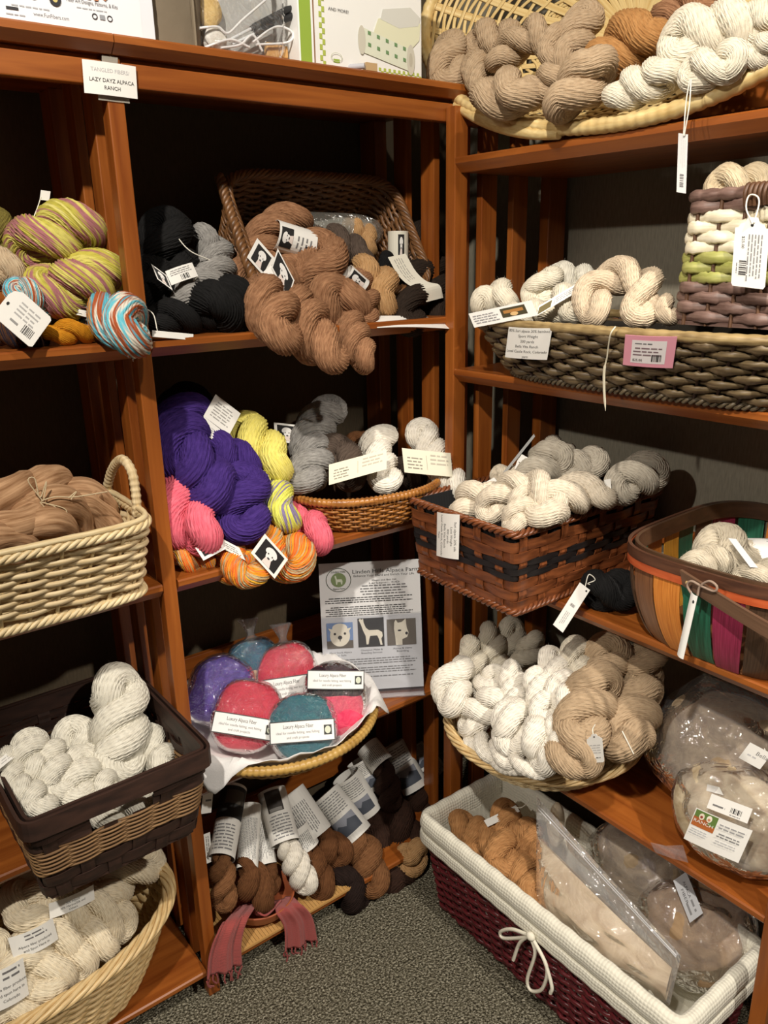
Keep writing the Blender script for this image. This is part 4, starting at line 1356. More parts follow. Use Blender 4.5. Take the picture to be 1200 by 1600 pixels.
pr_ += [('e', .18, .56, .10, .085, W2), ('p', [(.065, .50), (.12, .51), (.09, .53)], W2), ('p', [(.295, .50), (.24, .51), (.27, .53)], W2), ('e', .18, .50, .075, .035, W2), ('e', .18, .575, .022, .016, (39, 36, 36)), ('e', .13, .545, .012, .010, (39, 36, 36)), ('e', .23, .545, .012, .010, (39, 36, 36)), ('p', [(.176, .585), (.184, .585), (.184, .605), (.176, .605)], (39, 36, 36)),
        ('p', [(.37, .445), (.385, .437), (.40, .445), (.415, .437), (.42, .47), (.44, .51), (.47, .53), (.56, .53), (.60, .55), (.605, .58), (.59, .60), (.60, .65), (.58, .65), (.565, .60), (.55, .575), (.48, .575), (.47, .60), (.46, .64), (.44, .64), (.435, .575), (.41, .53), (.39, .48)], W2),
        ('p', [(.72, .53), (.725, .48), (.74, .46), (.76, .485), (.80, .48), (.84, .455), (.845, .50), (.85, .53), (.865, .565), (.85, .60), (.80, .615), (.80, .66), (.735, .66), (.73, .60)], W2), ('e', .845, .57, .014, .012, (39, 36, 36)), ('e', .775, .545, .018, .007, (39, 36, 36)),
        ('t', 'Herd Stock Alpaca', .18, .695, .02, INK, .22), ('t', 'For Sale', .18, .717, .02, INK, .11), ('t', 'Champion Males &', .49, .687, .02, INK, .22), ('t', 'Breeding Services', .49, .709, .02, INK, .21), ('t', 'Alpaca & Llama', .80, .687, .02, INK, .19), ('t', 'Boarding', .80, .709, .02, INK, .12),
        ('l', .10, .745, .95, .80, 3, S), ('l', .10, .815, .95, .87, 3, S), ('l', .10, .885, .95, .905, 1, S)]
card('leaflet', TL, TR, BL, parent=st, mat=plain((226, 226, 226), .6), prints=pr_, thick=.002)
mb = MB()
for (o1, o2) in ((.004, .0065), (-.008, -.0055)):
    q = [BL+nrm*o1, BR+nrm*o1, BR+nrm*o1+upv*Hh*(.60 if o1 > 0 else .8), BL+nrm*o1+upv*Hh*(.60 if o1 > 0 else .8)]
    q2 = [p-nrm*(o1-o2) if False else p+nrm*(o2-o1) for p in q]
    mb.add(q+q2, [(0, 1, 2, 3), (7, 6, 5, 4), (0, 4, 5, 1), (1, 5, 6, 2), (2, 6, 7, 3), (3, 7, 4, 0)])
mb.build('acrylic_pocket', plastic((210, 214, 224), .97, .25, 3., .05, .12), st, smooth=False)
mb = MB()
q = [BL-nrm*.01-np.array([0, 0, .010]), BR-nrm*.01-np.array([0, 0, .010]), BR+nrm*.03-np.array([0, 0, .010]), BL+nrm*.03-np.array([0, 0, .010])]
mb.add(q+[p+np.array([0, 0, .003]) for p in q], [(3, 2, 1, 0), (4, 5, 6, 7), (0, 1, 5, 4), (1, 2, 6, 5), (2, 3, 7, 6), (3, 0, 4, 7)])
mb.build('acrylic_foot', plastic((190, 194, 206), .85, .1, 3., .05, .5), st, smooth=False)

# ================================================================== middle bay, bottom: skeins in printed paper sleeves
mt = empty('bamboo_mat', (.25, .12, .083), None, 'striped bamboo mat lying on the bottom shelf', 'mat')
BAM = reed((214, 170, 106), (190, 142, 80), .5)
for k in range(44):
    x = .05+k*.0085
    MB().box((x, -.006, .083), (x+.0076, .24, .0875)).build('slat', BAM, mt, smooth=False)
MB().box((.048, -.010, .083), (.424, -.0062, .0885)).build('binding', BAM, mt, smooth=False)
bw = empty('terracotta_bowl', P(408, 1420, y=.075)*[1, 1, 0]+np.array([0, 0, .089]), None, 'shallow terracotta coloured bowl on the bamboo mat under brown skeins', 'bowl')
bc_ = np.array(MW[bw].translation)
prof = [(.03, 0), (.055, .0), (.075, .02), (.085, .045), (.087, .05), (.083, .05), (.07, .022), (.05, .006), (.0, .005)]
th = np.linspace(0, 2*pi, 40, endpoint=False)
V = np.array([[(bc_[0]+r*math.cos(t), bc_[1]+r*math.sin(t), bc_[2]+z) for t in th] for r, z in prof])
MB().grid(V[:, ::-1], False, True).build('bowl', plain((170, 92, 58), .5), bw)
sc = empty('scarf', P(380, 1440, y=-.01), None, 'dusty red knitted scarf draped over the bottom shelf edge under the bowl', 'scarf')
REDC = cloth((172, 84, 80), 60., .8)
for (tops, bots, wdt, sd) in (([(388, 1410, .05), (366, 1440, -.014), (352, 1480, -.022), (350, 1520, -.024)], None, .088, 1), ([(440, 1404, .03), (452, 1420, -.014), (466, 1442, -.022), (470, 1478, -.024)], None, .082, 2)):
    cp = spline(PH(tops, 'y'), 30)
    g = np.random.default_rng(sd)
    vv = np.linspace(-.5, .5, 22)
    fold = .007*np.sin(vv*11+sd)+.0025*np.sin(vv*29+sd*2)
    wid = np.linspace(.7, 1.05, 30)*wdt
    V = cp[:, None]+wid[:, None, None]*vv[None, :, None]*np.array([.95, -.1, -.12])+fold[None, :, None]*np.array([.1, -1, .1])*np.linspace(.4, 1, 30)[:, None, None]
    o = MB().grid(V).build('scarf_end', REDC, sc)
    m_ = o.modifiers.new('thickness', 'SOLIDIFY'); m_.thickness = .004
    for k in range(9):
        e = V[-1, int(k*21/8)]
        string('fringe', [e, e+np.array([g.normal(0, .004), -.002, -.012]), e+np.array([g.normal(0, .008), -.003, -.018-g.uniform(0, .012)])], .0022, REDC, sc)
# the draped middle joins the two ends over the bowl
cp = spline(PH([(385, 1412, .05), (410, 1432, .0), (436, 1408, .03)], 'y'), 24)
V = cp[:, None]+np.linspace(-.5, .5, 10)[None, :, None]*np.array([0, -.03, .024])
o = MB().grid(V).build('scarf_middle', REDC, sc); m_ = o.modifiers.new('thickness', 'SOLIDIFY'); m_.thickness = .004

PHOTOG = (78, 84, 96)
GS = 'skeins in printed paper sleeves on the bottom shelf'


def sleeved(top, mid, bot, wsl, wy, mat, label, half=2, photo=0, extra=None):
    """a skein whose upper half is rolled in printed paper"""
    A, M_, B_ = PH([top], 'y')[0], PH([mid], 'y')[0], PH([bot], 'y')[0]
    pts = [A, (A+M_)/2, M_, (M_+B_)/2+(extra if extra is not None else 0), B_]
    r = wsl/2*depth_of(M_)/FPX
    w = wy*depth_of(B_)/FPX
    # the yarn that shows below the sleeve
    o = hank('sleeved_skein', np.array([M_+(A-M_)*.12, M_, (M_+B_)/2, B_]), w, half, mat, label, 'yarn', GS, taper=.55)
    d_ = M_-A
    L_ = float(np.linalg.norm(d_))
    pr_ = [('lv', .37, .25, .66, .94, 13, (132, 132, 134))]
    if photo == 1: pr_ = [('r', .25, .04, .75, .5, (44, 44, 44)), ('r', .30, .1, .55, .3, (84, 78, 70)), ('l', .36, .58, .64, .95, 8, (132, 132, 134))]
    if photo == 2: pr_ = [('l', .36, .06, .64, .45, 8, (132, 132, 134)), ('r', .36, .52, .66, .86, (150, 154, 166)), ('p', [(.36, .86), (.36, .66), (.46, .6), (.5, .7), (.58, .62), (.66, .7), (.66, .86)], PHOTOG)]
    if photo == 3: pr_ = [('r', .42, .05, .60, .45, (60, 54, 50)), ('r', .44, .38, .58, .44, (140, 138, 134)), ('l', .38, .5, .62, .95, 8, (132, 132, 134))]
    band('paper_sleeve', (A+M_)/2, d_, r, L_, o, prints=pr_, rot=random.uniform(-.25, .25))
    return o


MB_ = yarn((138, 96, 62), (108, 70, 42)); MB2 = yarn((116, 76, 46), (88, 54, 30)); MB3 = yarn((60, 38, 28), (40, 25, 18)); MB4 = yarn((44, 30, 26), (30, 20, 17))
sleeved((366, 1232, .18), (346, 1342, .06), (350, 1414, .03), 42, 44, MB_, 'light brown sleeved skein nearest the post', 3, 1)
sleeved((392, 1258, .15), (386, 1358, .05), (408, 1410, .03), 34, 62, MB2, 'brown sleeved skein over the terracotta bowl', 2)
sleeved((402, 1270, .17), (416, 1352, .08), (420, 1390, .06), 34, 40, MB2, 'brown sleeved skein half hidden left of the white one', 2)
sleeved((424, 1236, .16), (446, 1318, .06), (480, 1386, .01), 46, 46, WHITE, 'white sleeved skein, the only white one on the bottom shelf', 5, 3)
sleeved((452, 1240, .19), (496, 1306, .10), (534, 1338, .06), 52, 54, MB2, 'brown sleeved skein right of the white one', 2)
sleeved((462, 1290, .12), (480, 1324, .09), (504, 1392, .02), 40, 54, MB2, 'brown sleeved skein lying beneath the white one', 3)
sleeved((508, 1240, .18), (560, 1306, .08), (584, 1386, .0), 50, 62, MB_, 'brown sleeved skein with a landscape printed on its paper', 3, 2)
sleeved((540, 1212, .2), (576, 1270, .14), (588, 1312, .12), 46, 44, MB3, 'dark brown sleeved skein behind the landscape sleeve', 3, 2)
sleeved((560, 1188, .23), (584, 1232, .18), (592, 1262, .16), 40, 40, MB3, 'dark sleeved skein below the basket rim', 2, 2)
sleeved((574, 1166, .22), (598, 1196, .16), (612, 1258, .11), 40, 44, MB3, 'dark brown twisted skein in a short pale sleeve', 5)
sleeved((612, 1164, .25), (650, 1232, .16), (664, 1282, .11), 44, 44, MB3, 'dark brown sleeved skein near the right post', 3, 2)
sleeved((642, 1166, .28), (660, 1204, .23), (672, 1240, .2), 40, 46, MB4, 'nearly black sleeved skein at the back right', 2, 2)
sleeved((664, 1182, .3), (682, 1206, .27), (690, 1232, .25), 34, 34, MB4, 'nearly black sleeved skein farthest right at the post', 2)
for pts, w, hf, m_, lab in (([(560, 1300, .14), (600, 1320, .1), (622, 1350, .05), (606, 1386, .02)], 60, 4, MB3, 'dark brown loose skein behind the landscape sleeve'),
                            ([(600, 1250, .16), (622, 1290, .1), (640, 1320, .06), (636, 1336, .05)], 56, 5, MB3, 'dark brown loose skein in the middle of the right group'),
                            ([(530, 1372, .04), (548, 1392, .02), (562, 1402, .02)], 56, 2, MB4, 'nearly black skein lying on the shelf edge'),
                            ([(630, 1340, .02), (644, 1344, .0), (652, 1326, .0)], 44, 2, FAWN, 'fawn skein peeping out next to the red basket')):
    skein('y', pts, w, hf, m_, lab, None)
cardp('paper_label', 'y', (318, 1232, .06), (334, 1230, .06), (314, 1272, .05), label='white paper label beside the post, right of the dark basket', cat='label', prints=[('l', .3, .4, .9, .6, 1, GREYINK)])
cardp('paper_label', 'y', (318, 1304, .1), (328, 1300, .1), (322, 1350, .08), label='narrow white label behind the left sleeve', cat='label', prints=[('lv', .2, .1, .8, .9, 2, GREYINK)])

# ================================================================== right bookcase, top: pale oblong basket leaning back
cenT = np.array([.80, -.301, 2.074]); thT, rlT = 1.211, -.213
exT = np.array([0, -1., 0]); eyT = np.array([math.cos(thT), 0, math.sin(thT)])
exT, eyT = exT*math.cos(rlT)+eyT*math.sin(rlT), -exT*math.sin(rlT)+eyT*math.cos(rlT)
nrmT = np.cross(exT, eyT)
RT = Matrix([[exT[i], eyT[i], nrmT[i]] for i in range(3)])
HT = .15
tbk = Basket('oblong_willow_basket', cenT-nrmT*HT, 0., (.05, .025), (.504, .237), HT, 1.95, 'large pale oblong basket leaning back on top of the right bookcase', tilt=RT, prof=lambda t: t**.42)
STRAW = reed((232, 208, 150), (206, 172, 108), .45)
for j_, t_ in enumerate(np.concatenate([np.linspace(.03, .45, 24)**(1/.42), np.linspace(.165, .95, 18)])):
    tbk.weave(1, 44, .0042, .0022, .003, STRAW, t_, t_, j0=j_, m=5, sides=6)
tbk.stakes(44, .0085, .0012, STRAW, name='rib')
tbk.rim(.98, .0135, STRAW, 520, wraps=120, depth=.14, flat=1.15)
tbk.base(STRAW)
# smooth bound handle roll on the lower rim
q, nn = tbk.ring(.985, 200)
hp = tbk.world(q[128:160]+nn[128:160]*.012)
MB().tube(spline(hp[::4], 40), .013*np.sin(np.linspace(.35, pi-.35, 40))**.4, 12).build('bound_grip', STRAW, tbk.root)
GT = 'taupe skeins in the oblong basket'; GTC = 'cream skeins in the oblong basket'
for pts, w, hf, m_, lab, g_ in (
    ([(702, 72, .80), (700, 100, .785), (708, 124, .77)], 64, 2, TAUPE, 'taupe skein at the left end of the oblong basket', GT),
    ([(740, 76, .83), (765, 62, .84), (795, 62, .84)], 56, 2, TAUPE, 'taupe skein second from the left, against the basket wall', GT),
    ([(738, 96, .77), (748, 120, .76), (762, 140, .745)], 44, 3, TAUPE, 'small taupe skein low at the left of the oblong basket', GT),
    ([(772, 98, .75), (806, 70, .77), (850, 52, .78), (870, 92, .76)], 50, 4, TAUPE, 'taupe skein curved in an arch in the oblong basket', GT),
    ([(762, 152, .70), (792, 146, .69), (826, 148, .69)], 70, 2, TAUPE, 'thick taupe skein on the lower rim of the oblong basket', GT),
    ([(828, 142, .71), (850, 130, .71), (874, 128, .72)], 48, 2, TAUPE, 'taupe skein end right of the thick one', GT),
    ([(884, 104, .77), (898, 62, .80), (918, 22, .83)], 62, 3, TAUPE, 'taupe skein reaching up at the back of the oblong basket', GT),
    ([(872, 168, .68), (900, 138, .69), (930, 112, .71), (944, 118, .72)], 74, 3, TAUPE, 'taupe skein resting over the middle of the lower rim', GT),
    ([(940, 116, .76), (958, 84, .76), (990, 66, .77), (1030, 66, .79)], 84, 3, TANB, 'golden tan skein in the middle of the oblong basket', None),
    ([(1036, 20, .85), (1072, 10, .86), (1110, 14, .87)], 56, 2, COPPER, 'brown skein at the top behind the cream ones', None),
    ([(962, 148, .71), (1000, 132, .71), (1048, 116, .71)], 58, 3, CREAM, 'cream skein next to the golden tan one', GTC),
    ([(1060, 86, .75), (1086, 54, .77), (1130, 44, .78), (1156, 56, .78)], 80, 3, CREAM, 'big cream skein at the right of the oblong basket', GTC),
    ([(1078, 118, .70), (1110, 106, .70), (1152, 92, .70)], 58, 2, CREAM, 'cream skein over the rim with the hanging tag', GTC),
    ([(1150, 92, .72), (1180, 84, .72), (1215, 74, .72)], 46, 2, CREAM, 'cream skein cut by the right picture edge', GTC),
    ([(1160, 50, .78), (1190, 34, .79), (1220, 30, .8)], 60, 2, CREAM, 'cream skein in the top right corner', GTC)):
    sk = skein('x', pts, w, hf, m_, lab, g_)
    if 'hanging tag' in lab: stg = sk
string('cord', [P(1078, 124, x=.66), P(1072, 160, x=.66), P(1068, 212, x=.66)], .0011, None, stg)
string('cord', [P(1080, 124, x=.66), P(1077, 165, x=.655), P(1069, 212, x=.66)], .0011, None, stg)
cardp('hang_tag', 'x', (1060, 208, .66), (1075, 210, .665), (1057, 300, .66), parent=stg, prints=[('lv', .25, .1, .85, .6, 3, (190, 188, 186)), ('bcv', .3, .68, .7, .9, 10, (110, 108, 108))], mat=plain((200, 198, 196), .6))

# ================================================================== right bookcase, upper shelf: boat basket and striped basket
bb = Basket('hyacinth_boat_basket', (.815, -.485, 1.386), math.radians(90), (.305, .112), (.378, .178), .118, 3.6, 'long dark water-hyacinth basket on the upper right shelf', prof=lambda t: t**.9)
bb.weave(8, 42, .0098, .0075, .006, HYAC, .06, .90, m=8, bulge=.55, jit=.35)
bb.stakes(42, .003, .003, DARKSP)
bb.rim(.97, .0095, reed((170, 146, 100), (120, 98, 62), .5), 420, wraps=80, depth=.12)
bb.braid(.03, .004, .0036, 60, reed((110, 96, 72), (60, 50, 38), .5), 2, 'foot_strand')
bb.base(DARKSP)
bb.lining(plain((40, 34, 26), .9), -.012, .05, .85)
GBT = 'off-white skeins in the boat basket'
for pts, w, hf, m_, lab in (
    ([(752, 478, .72), (772, 462, .74), (796, 474, .74)], 50, 2, CREAM, 'round cream skein at the left end of the boat basket'),
    ([(836, 470, .74), (850, 446, .76), (862, 432, .78)], 48, 2, CREAM, 'cream skein standing behind the slanted card'),
    ([(866, 440, .80), (890, 432, .82), (912, 442, .82)], 46, 2, OFFW, 'greyish white skein at the back of the boat basket'),
    ([(860, 490, .72), (884, 474, .72), (912, 482, .72)], 56, 3, CREAM, 'cream skein in front of the greyish one'),
    ([(932, 492, .68), (924, 456, .71), (952, 432, .74), (992, 432, .75), (1012, 456, .73), (996, 494, .69)], 54, 4, BEIGE if False else yarn((216, 198, 172), (188, 168, 142)), 'oatmeal skein curled into an arch in the boat basket'),
    ([(800, 492, .72), (830, 488, .72), (862, 494, .72)], 40, 2, CREAM, 'cream skein low behind the rim, under the white card'),
    ([(1018, 470, .74), (1034, 480, .73), (1046, 496, .72)], 40, 2, yarn((216, 198, 172), (188, 168, 142)), 'oatmeal skein tucked beside the striped basket')):
    skein('x', pts, w, hf, m_, lab, GBT)
LOGO = [('r', .5, .15, .88, .75, (66, 60, 36)), ('r', .54, .3, .84, .5, (170, 120, 60)), ('e', .69, .6, .06, .12, (212, 176, 120))]
cardp('paper_card', 'x', (732, 490, .635), (830, 469, .64), (741, 512, .63), prints=LOGO+[('l', .05, .2, .46, .85, 4, (150, 148, 150))], label='white business card with a small picture at the left end of the boat basket', cat='card')
cardp('paper_card', 'x', (842, 478, .65), (916, 434, .70), (838, 494, .645), prints=[('r', .02, .2, .3, .9, (104, 92, 52)), ('l', .35, .2, .95, .8, 3, (150, 148, 150))], label='white card lying slanted across the cream skeins', cat='card')
LBL = ['80% Suri alpaca 20% bamboo', 'Sport Weight', '200 yards', 'Bella Vita Ranch', 'Local Castle Rock, Colorado', 'yarn']
cardp('paper_label', 'x', (795, 511, .622), (863, 513, .632), (789, 558, .638), prints=[('t', t, .5, .10+.165*k, .125, (60, 58, 58)) if len(t) < 17 else ('t', t, .5, .10+.165*k, .125, (60, 58, 58), .94) for k, t in enumerate(LBL)], bend=.003, label='white yarn label with six lines of text taped to the boat basket', cat='label')
pk = cardp('price_label', 'x', (977, 523, .62), (1058, 526, .625), (973, 570, .645), mat=plain((232, 158, 176), .6), bend=.002, label='pink price label taped to the front of the boat basket', cat='label',
           prints=[('r', .16, .14, .84, .88, (238, 232, 232)), ('l', .22, .2, .6, .3, 1, S), ('l', .2, .34, .8, .66, 3, (132, 110, 116)), ('t', '$25.00', .3, .78, .11, INK), ('bc', .58, .58, .78, .8, 12, INK)])
o = string('loop_tie', [P(962, 510, x=.62), P(954, 522, x=.615), P(950, 545, x=.63), P(948, 562, x=.64)], .0013, plain((222, 214, 190), .7), label='white loop tie hanging over the boat basket front', cat='tie')
MB().tube(spline([P(948, 560, x=.64), P(944, 580, x=.645), P(944, 610, x=.65), P(946, 642, x=.655)], 24), [.0016]*4+[.003]*16+[.0022, .0018, .001, .0005], 8, flat=.35).build('tail', plain((222, 214, 190), .7), o)

PURB = reed((132, 106, 96), (96, 72, 64), .45); GRN = reed((172, 170, 100), (140, 142, 70), .5); CRW = reed((244, 236, 212), (222, 210, 178), .55); BRT = reed((104, 72, 48), (70, 46, 32), .5)
sb = Basket('striped_basket', (.828, -.735, 1.512), 0., (.118, .155), (.112, .147), .205, 8., 'tall basket in bands of brown, green and cream raffia standing on the boat basket')
rows = [PURB]*4+[GRN]*3+[CRW]*4+[PURB]*1
sb.weave(12, 24, .0098, .0045, .0048, lambda j: rows[j], .03, .93, m=8, bulge=.18, jit=.3)
sb.stakes(24, .003, .004, BRT)
sb.rim(.975, .0105, PURB, 320, wraps=34, depth=.22)
sb.base(PURB)
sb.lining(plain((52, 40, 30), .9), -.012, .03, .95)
# twine-bound carrying handle in the middle of the front rim
for k in range(9):
    y = -.70-k*.0075
    MB().tube(spline([(.702, y, 1.692), (.698, y, 1.71), (.705, y, 1.722), (.716, y, 1.715), (.716, y, 1.69)], 20), .0036, 7).build('twine_wrap', BRT, sb.root)
skein('x', [(1120, 300, .76), (1150, 284, .77), (1190, 290, .78)], 56, 2, yarn((226, 208, 176), (196, 176, 142)), 'cream linen-like skein sticking out of the striped basket', None, strands=20)
ht = cardp('hang_tag', 'x', (1150, 338, .675), (1204, 341, .675), (1142, 446, .67), outline=TAGOUT, label='white hang tag with bar code hanging on the striped basket', cat='tag',
           prints=[('e', .5, .11, .045, .025, INK), ('lv', .40, .24, .86, .92, 5, (130, 128, 128)), ('tv', '$25.00', .27, .36, .12, INK), ('bcv', .2, .62, .42, .84, 12, (70, 68, 68)), ('lv', .1, .66, .17, .84, 1, GREYINK)])
string('cord', [P(1176, 350, x=.672), P(1166, 326, x=.68), P(1170, 306, x=.69), P(1182, 306, x=.69), P(1186, 318, x=.685), P(1178, 348, x=.672)], .0012, None, ht)

# ================================================================== right bookcase, middle shelf: chestnut box basket
cb_ = Basket('chestnut_box_basket', (.815, -.207, .925), 0., (.222, .152), (.243, .166), .185, 40., 'chestnut brown woven box basket with a black chain pattern, full of white skeins')
rows = [CHEST, CHEST, CHEST, BLKSP, CHEST, BLKSP, CHEST, CHEST, CHEST]
rows = [CHEST, CHEST, CHEST, BLKSP, BLKSP, BLKSP, CHEST, CHEST]
hts = [.0105, .0115, .0115, .0068, .0068, .0068, .0115, .0115]
tt = .045; tcs = []
for j in range(8):
    dt = hts[j]*2/.185
    tcs.append(tt+dt/2)
    cb_.weave(1, 26, hts[j]*.97, .0011, .0026, rows[j], tt, tt+dt, square=True, j0=j, m=8)
    tt += dt
cb_.strips(26, .0105, .0011, .0026, tcs, CHEST, .0, .96)
cb_.braid(.975, .0052, .0042, 34, CHEST, 3)
cb_.braid(.02, .0052, .0042, 34, CHEST, 3, 'foot_strand')
cb_.base(CHEST)
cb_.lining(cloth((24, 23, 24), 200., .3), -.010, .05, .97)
GX = 'white skeins in the chestnut box basket'
WH2 = yarn((226, 214, 194), (200, 186, 164)); GRW = yarn((196, 188, 172), (168, 158, 142))
for pts, w, hf, m_, lab in (
    ([(716, 800, .62), (738, 780, .64), (768, 770, .67)], 54, 3, WH2, 'white skein at the front left corner of the box basket'),
    ([(762, 806, .62), (782, 770, .65), (824, 756, .68), (856, 772, .68), (864, 796, .67)], 48, 4, WH2, 'white skein curled over the front of the box basket'),
    ([(800, 824, .60), (812, 796, .63), (822, 772, .66)], 42, 3, WH2, 'short white skein at the front corner of the box basket'),
    ([(776, 744, .72), (790, 742, .73), (804, 746, .73)], 32, 2, WH2, 'small white skein end behind the curled one'),
    ([(830, 760, .74), (846, 728, .77), (878, 716, .80)], 60, 3, GRW, 'greyish skein beside the folded cards in the box basket'),
    ([(840, 712, .86), (862, 702, .87), (886, 706, .87)], 40, 2, GRW, 'grey skein farthest back in the box basket'),
    ([(886, 748, .80), (904, 726, .84), (936, 722, .86)], 52, 3, GRW, 'grey skein in the middle back of the box basket'),
    ([(842, 806, .64), (872, 780, .70), (908, 770, .76), (944, 778, .80)], 60, 3, WH2, 'white skein along the right side of the box basket'),
    ([(964, 764, .84), (996, 742, .90), (1026, 738, .94)], 60, 2, GRW, 'pale grey skein at the far right end of the box basket')):
    skein('x', pts, w, hf, m_, lab, GX)
card('paper_card', P(732, 768, x=.66), P(772, 746, x=.70), P(740, 778, x=.655), label='white card lying flat among the skeins of the box basket', cat='card')
card('paper_card', P(812, 708, x=.74), P(838, 722, x=.75), P(804, 732, x=.73), label='white tag card with two dark loops in the box basket', cat='card', prints=[('e', .8, .3, .12, .09, INK), ('r', .1, .5, .45, .54, INK), ('r', .78, .3, .81, .9, INK)])
card('paper_card', P(834, 678, x=.76), P(836, 682, x=.76), P(786, 738, x=.71), label='grey folded card seen edge-on at the back of the box basket', cat='card', mat=plain((150, 150, 148), .6))
card('paper_card', P(944, 750, x=.80), P(954, 748, x=.80), P(946, 778, x=.79), label='small white slip between the two right skeins of the box basket', cat='card')
LB2 = ['Suri alpaca 20% silk', 'Lace Weight', '400 yards', 'Bella Vita Ranch', 'Local Castle Rock, Colorado', 'Yarn']
cardp('paper_label', 'x', (683, 800, .562), (718, 804, .562), (682, 868, .564), prints=[('tv', t, .86-.145*k, .5, .12, (60, 58, 58)) if len(t) < 22 else ('tv', t, .86-.145*k, .5, .12, (60, 58, 58), .92) for k, t in enumerate(LB2)], bend=.004, label='white yarn label with sideways text taped to the chestnut box basket', cat='label')
bk = skein('x', [(930, 930, .76), (950, 916, .76), (980, 926, .78)], 62, 3, BLACK, 'black skein on the shelf between the box and the splint basket', None)
cardp('hang_tag', 'x', (906, 910, .70), (922, 922, .70), (864, 976, .66), parent=bk, prints=[('e', .8, .06, .08, .02, INK), ('bc', .3, .42, .7, .48, 10, INK), ('lv', .3, .6, .7, .9, 3, (170, 168, 166))])
string('cord', [P(914, 918, x=.70), P(920, 898, x=.71), P(930, 906, x=.72), P(918, 912, x=.71), P(926, 914, x=.72)], .0011, None, bk)

# ================================================================== right bookcase, middle shelf: colourful bentwood splint basket
cs_ = Basket('splint_market_basket', (.885, -.70, .924), math.radians(2), (.165, .145), (.215, .178), .185, 4., 'bentwood basket of coloured wooden splints with a dark swing handle', prof=lambda t: math.sin(min(1, t*1.25)*pi/2)**.8)
SP = {c: reed(*v) for c, v in dict(g=((42, 116, 88), (28, 86, 64), .45, 60.), b=((140, 94, 60), (108, 68, 40), .45, 60.), o=((232, 150, 66), (204, 116, 42), .45, 60.), m=((172, 54, 92), (136, 36, 68), .45, 60.), d=((92, 68, 50), (68, 48, 34), .45, 60.), y=((238, 178, 70), (212, 146, 44), .45, 60.)).items()}
seq = 'bogmdgybogmdgybogmdgyogd'
ns = len(seq)
R = [cs_.ring(t, ns*10) for t in np.linspace(0, 1, 12)]
for k in range(ns):
    i0 = k*10; ii = [(i0+j) % (ns*10) for j in range(-4, 6)]
    lay = .002 if k % 2 else -.001
    f = np.array([[r[0][i]+r[1][i]*(lay+.0012) for i in ii] for r in R]); b = np.array([[r[0][i]+r[1][i]*(lay-.0006) for i in ii] for r in R])
    mb = MB().grid(f); mb.grid(b[:, ::-1])
    for e in ((f[:, 0], b[:, 0]), (b[:, -1], f[:, -1])): mb.grid(np.stack(e, 0))
    mb.build('splint', SP[seq[(k+14) % ns]], cs_.root, local=True)
for (t, off, w, m_) in ((.93, .0065, .015, reed((196, 96, 54), (170, 72, 36), .4)), (.985, .0075, .010, reed((96, 62, 44), (70, 44, 32), .4)), (.96, -.0055, .017, reed((92, 66, 46), (68, 48, 34), .4))):
    q, nn = cs_.ring(t, 160); q = q+nn*off
    c = np.array([(1, 1), (-1, 1), (-1, -1), (1, -1)])
    V = q[:, None]+c[None, :, 0:1]*.0032*nn[:, None]+c[None, :, 1:2]*w*np.array([0, 0, 1.])
    MB().grid(V, True, True, np.linspace(0, 20, 161)).build('rim_band', m_, cs_.root, smooth=False, local=True)
cs_.base(SP['b'])
hc = spline([P(1066, 902, x=.652), P(1110, 930, x=.64), P(1160, 961, x=.635), P(1210, 990, x=.633), P(1250, 1012, x=.636), np.array([.652, -.884, 1.035]), np.array([.675, -.886, 1.085])], 50)
V = hc[:, None]+np.array([(1, 1), (-1, 1), (-1, -1), (1, -1)])[None, :, 0:1]*np.array([.0035, 0, 0])+np.array([(1, 1), (-1, 1), (-1, -1), (1, -1)])[None, :, 1:2]*np.array([0, .004, .013])
MB().grid(V, False, True).build('swing_handle', reed((112, 84, 64), (86, 62, 46), .4), cs_.root, smooth=False)
MB().grid(blob(P(1074, 911, x=.646), (.003, .004, .004), 3, .0, 12, 8), True, False).build('rivet', plain((190, 160, 110), .3), cs_.root)
GYM = yarn((206, 196, 176), (180, 168, 146))
skein('x', [(1076, 886, .70), (1100, 876, .72), (1130, 890, .74)], 52, 2, GYM, 'cream skein at the front of the splint market basket', 'cream yarn in the splint market basket')
bl_ = skein('x', [(1112, 862, .78), (1140, 858, .80), (1168, 876, .80)], 74, 2, GYM, 'rounded cream skein with a white slip in the splint market basket', 'cream yarn in the splint market basket')
skein('x', [(1160, 915, .72), (1190, 900, .74), (1220, 900, .76)], 48, 2, GYM, 'cream skein cut by the picture edge in the splint market basket', 'cream yarn in the splint market basket')
cardp('paper_slip', 'x', (1138, 841, .74), (1150, 842, .75), (1172, 886, .71), parent=bl_, prints=[], mat=plain((206, 206, 206), .6))
MB().grid(blob(P(1195, 872, x=.84), (.06, .07, .03), 9, .15), True, False).build('tissue_wad', plain((220, 218, 214), .9, .3, 60.))
tag(bpy.data.objects['tissue_wad'], 'white tissue wad behind the cream skeins', 'tissue')
pt = cardp('hang_tag', 'x', (1080, 924, .628), (1090, 932, .628), (1058, 1022, .63), bend=.003, label='long white folded tag tied to the splint market basket', cat='tag', prints=[('e', .7, .1, .12, .025, INK)])
TW = plain((150, 128, 112), .9)
string('cord', [P(1086, 936, x=.63), P(1074, 916, x=.63), P(1080, 908, x=.63), P(1096, 916, x=.63), P(1116, 924, x=.63), P(1120, 916, x=.63), P(1108, 908, x=.63), P(1094, 916, x=.63), P(1090, 930, x=.63)], .0022, TW, pt)

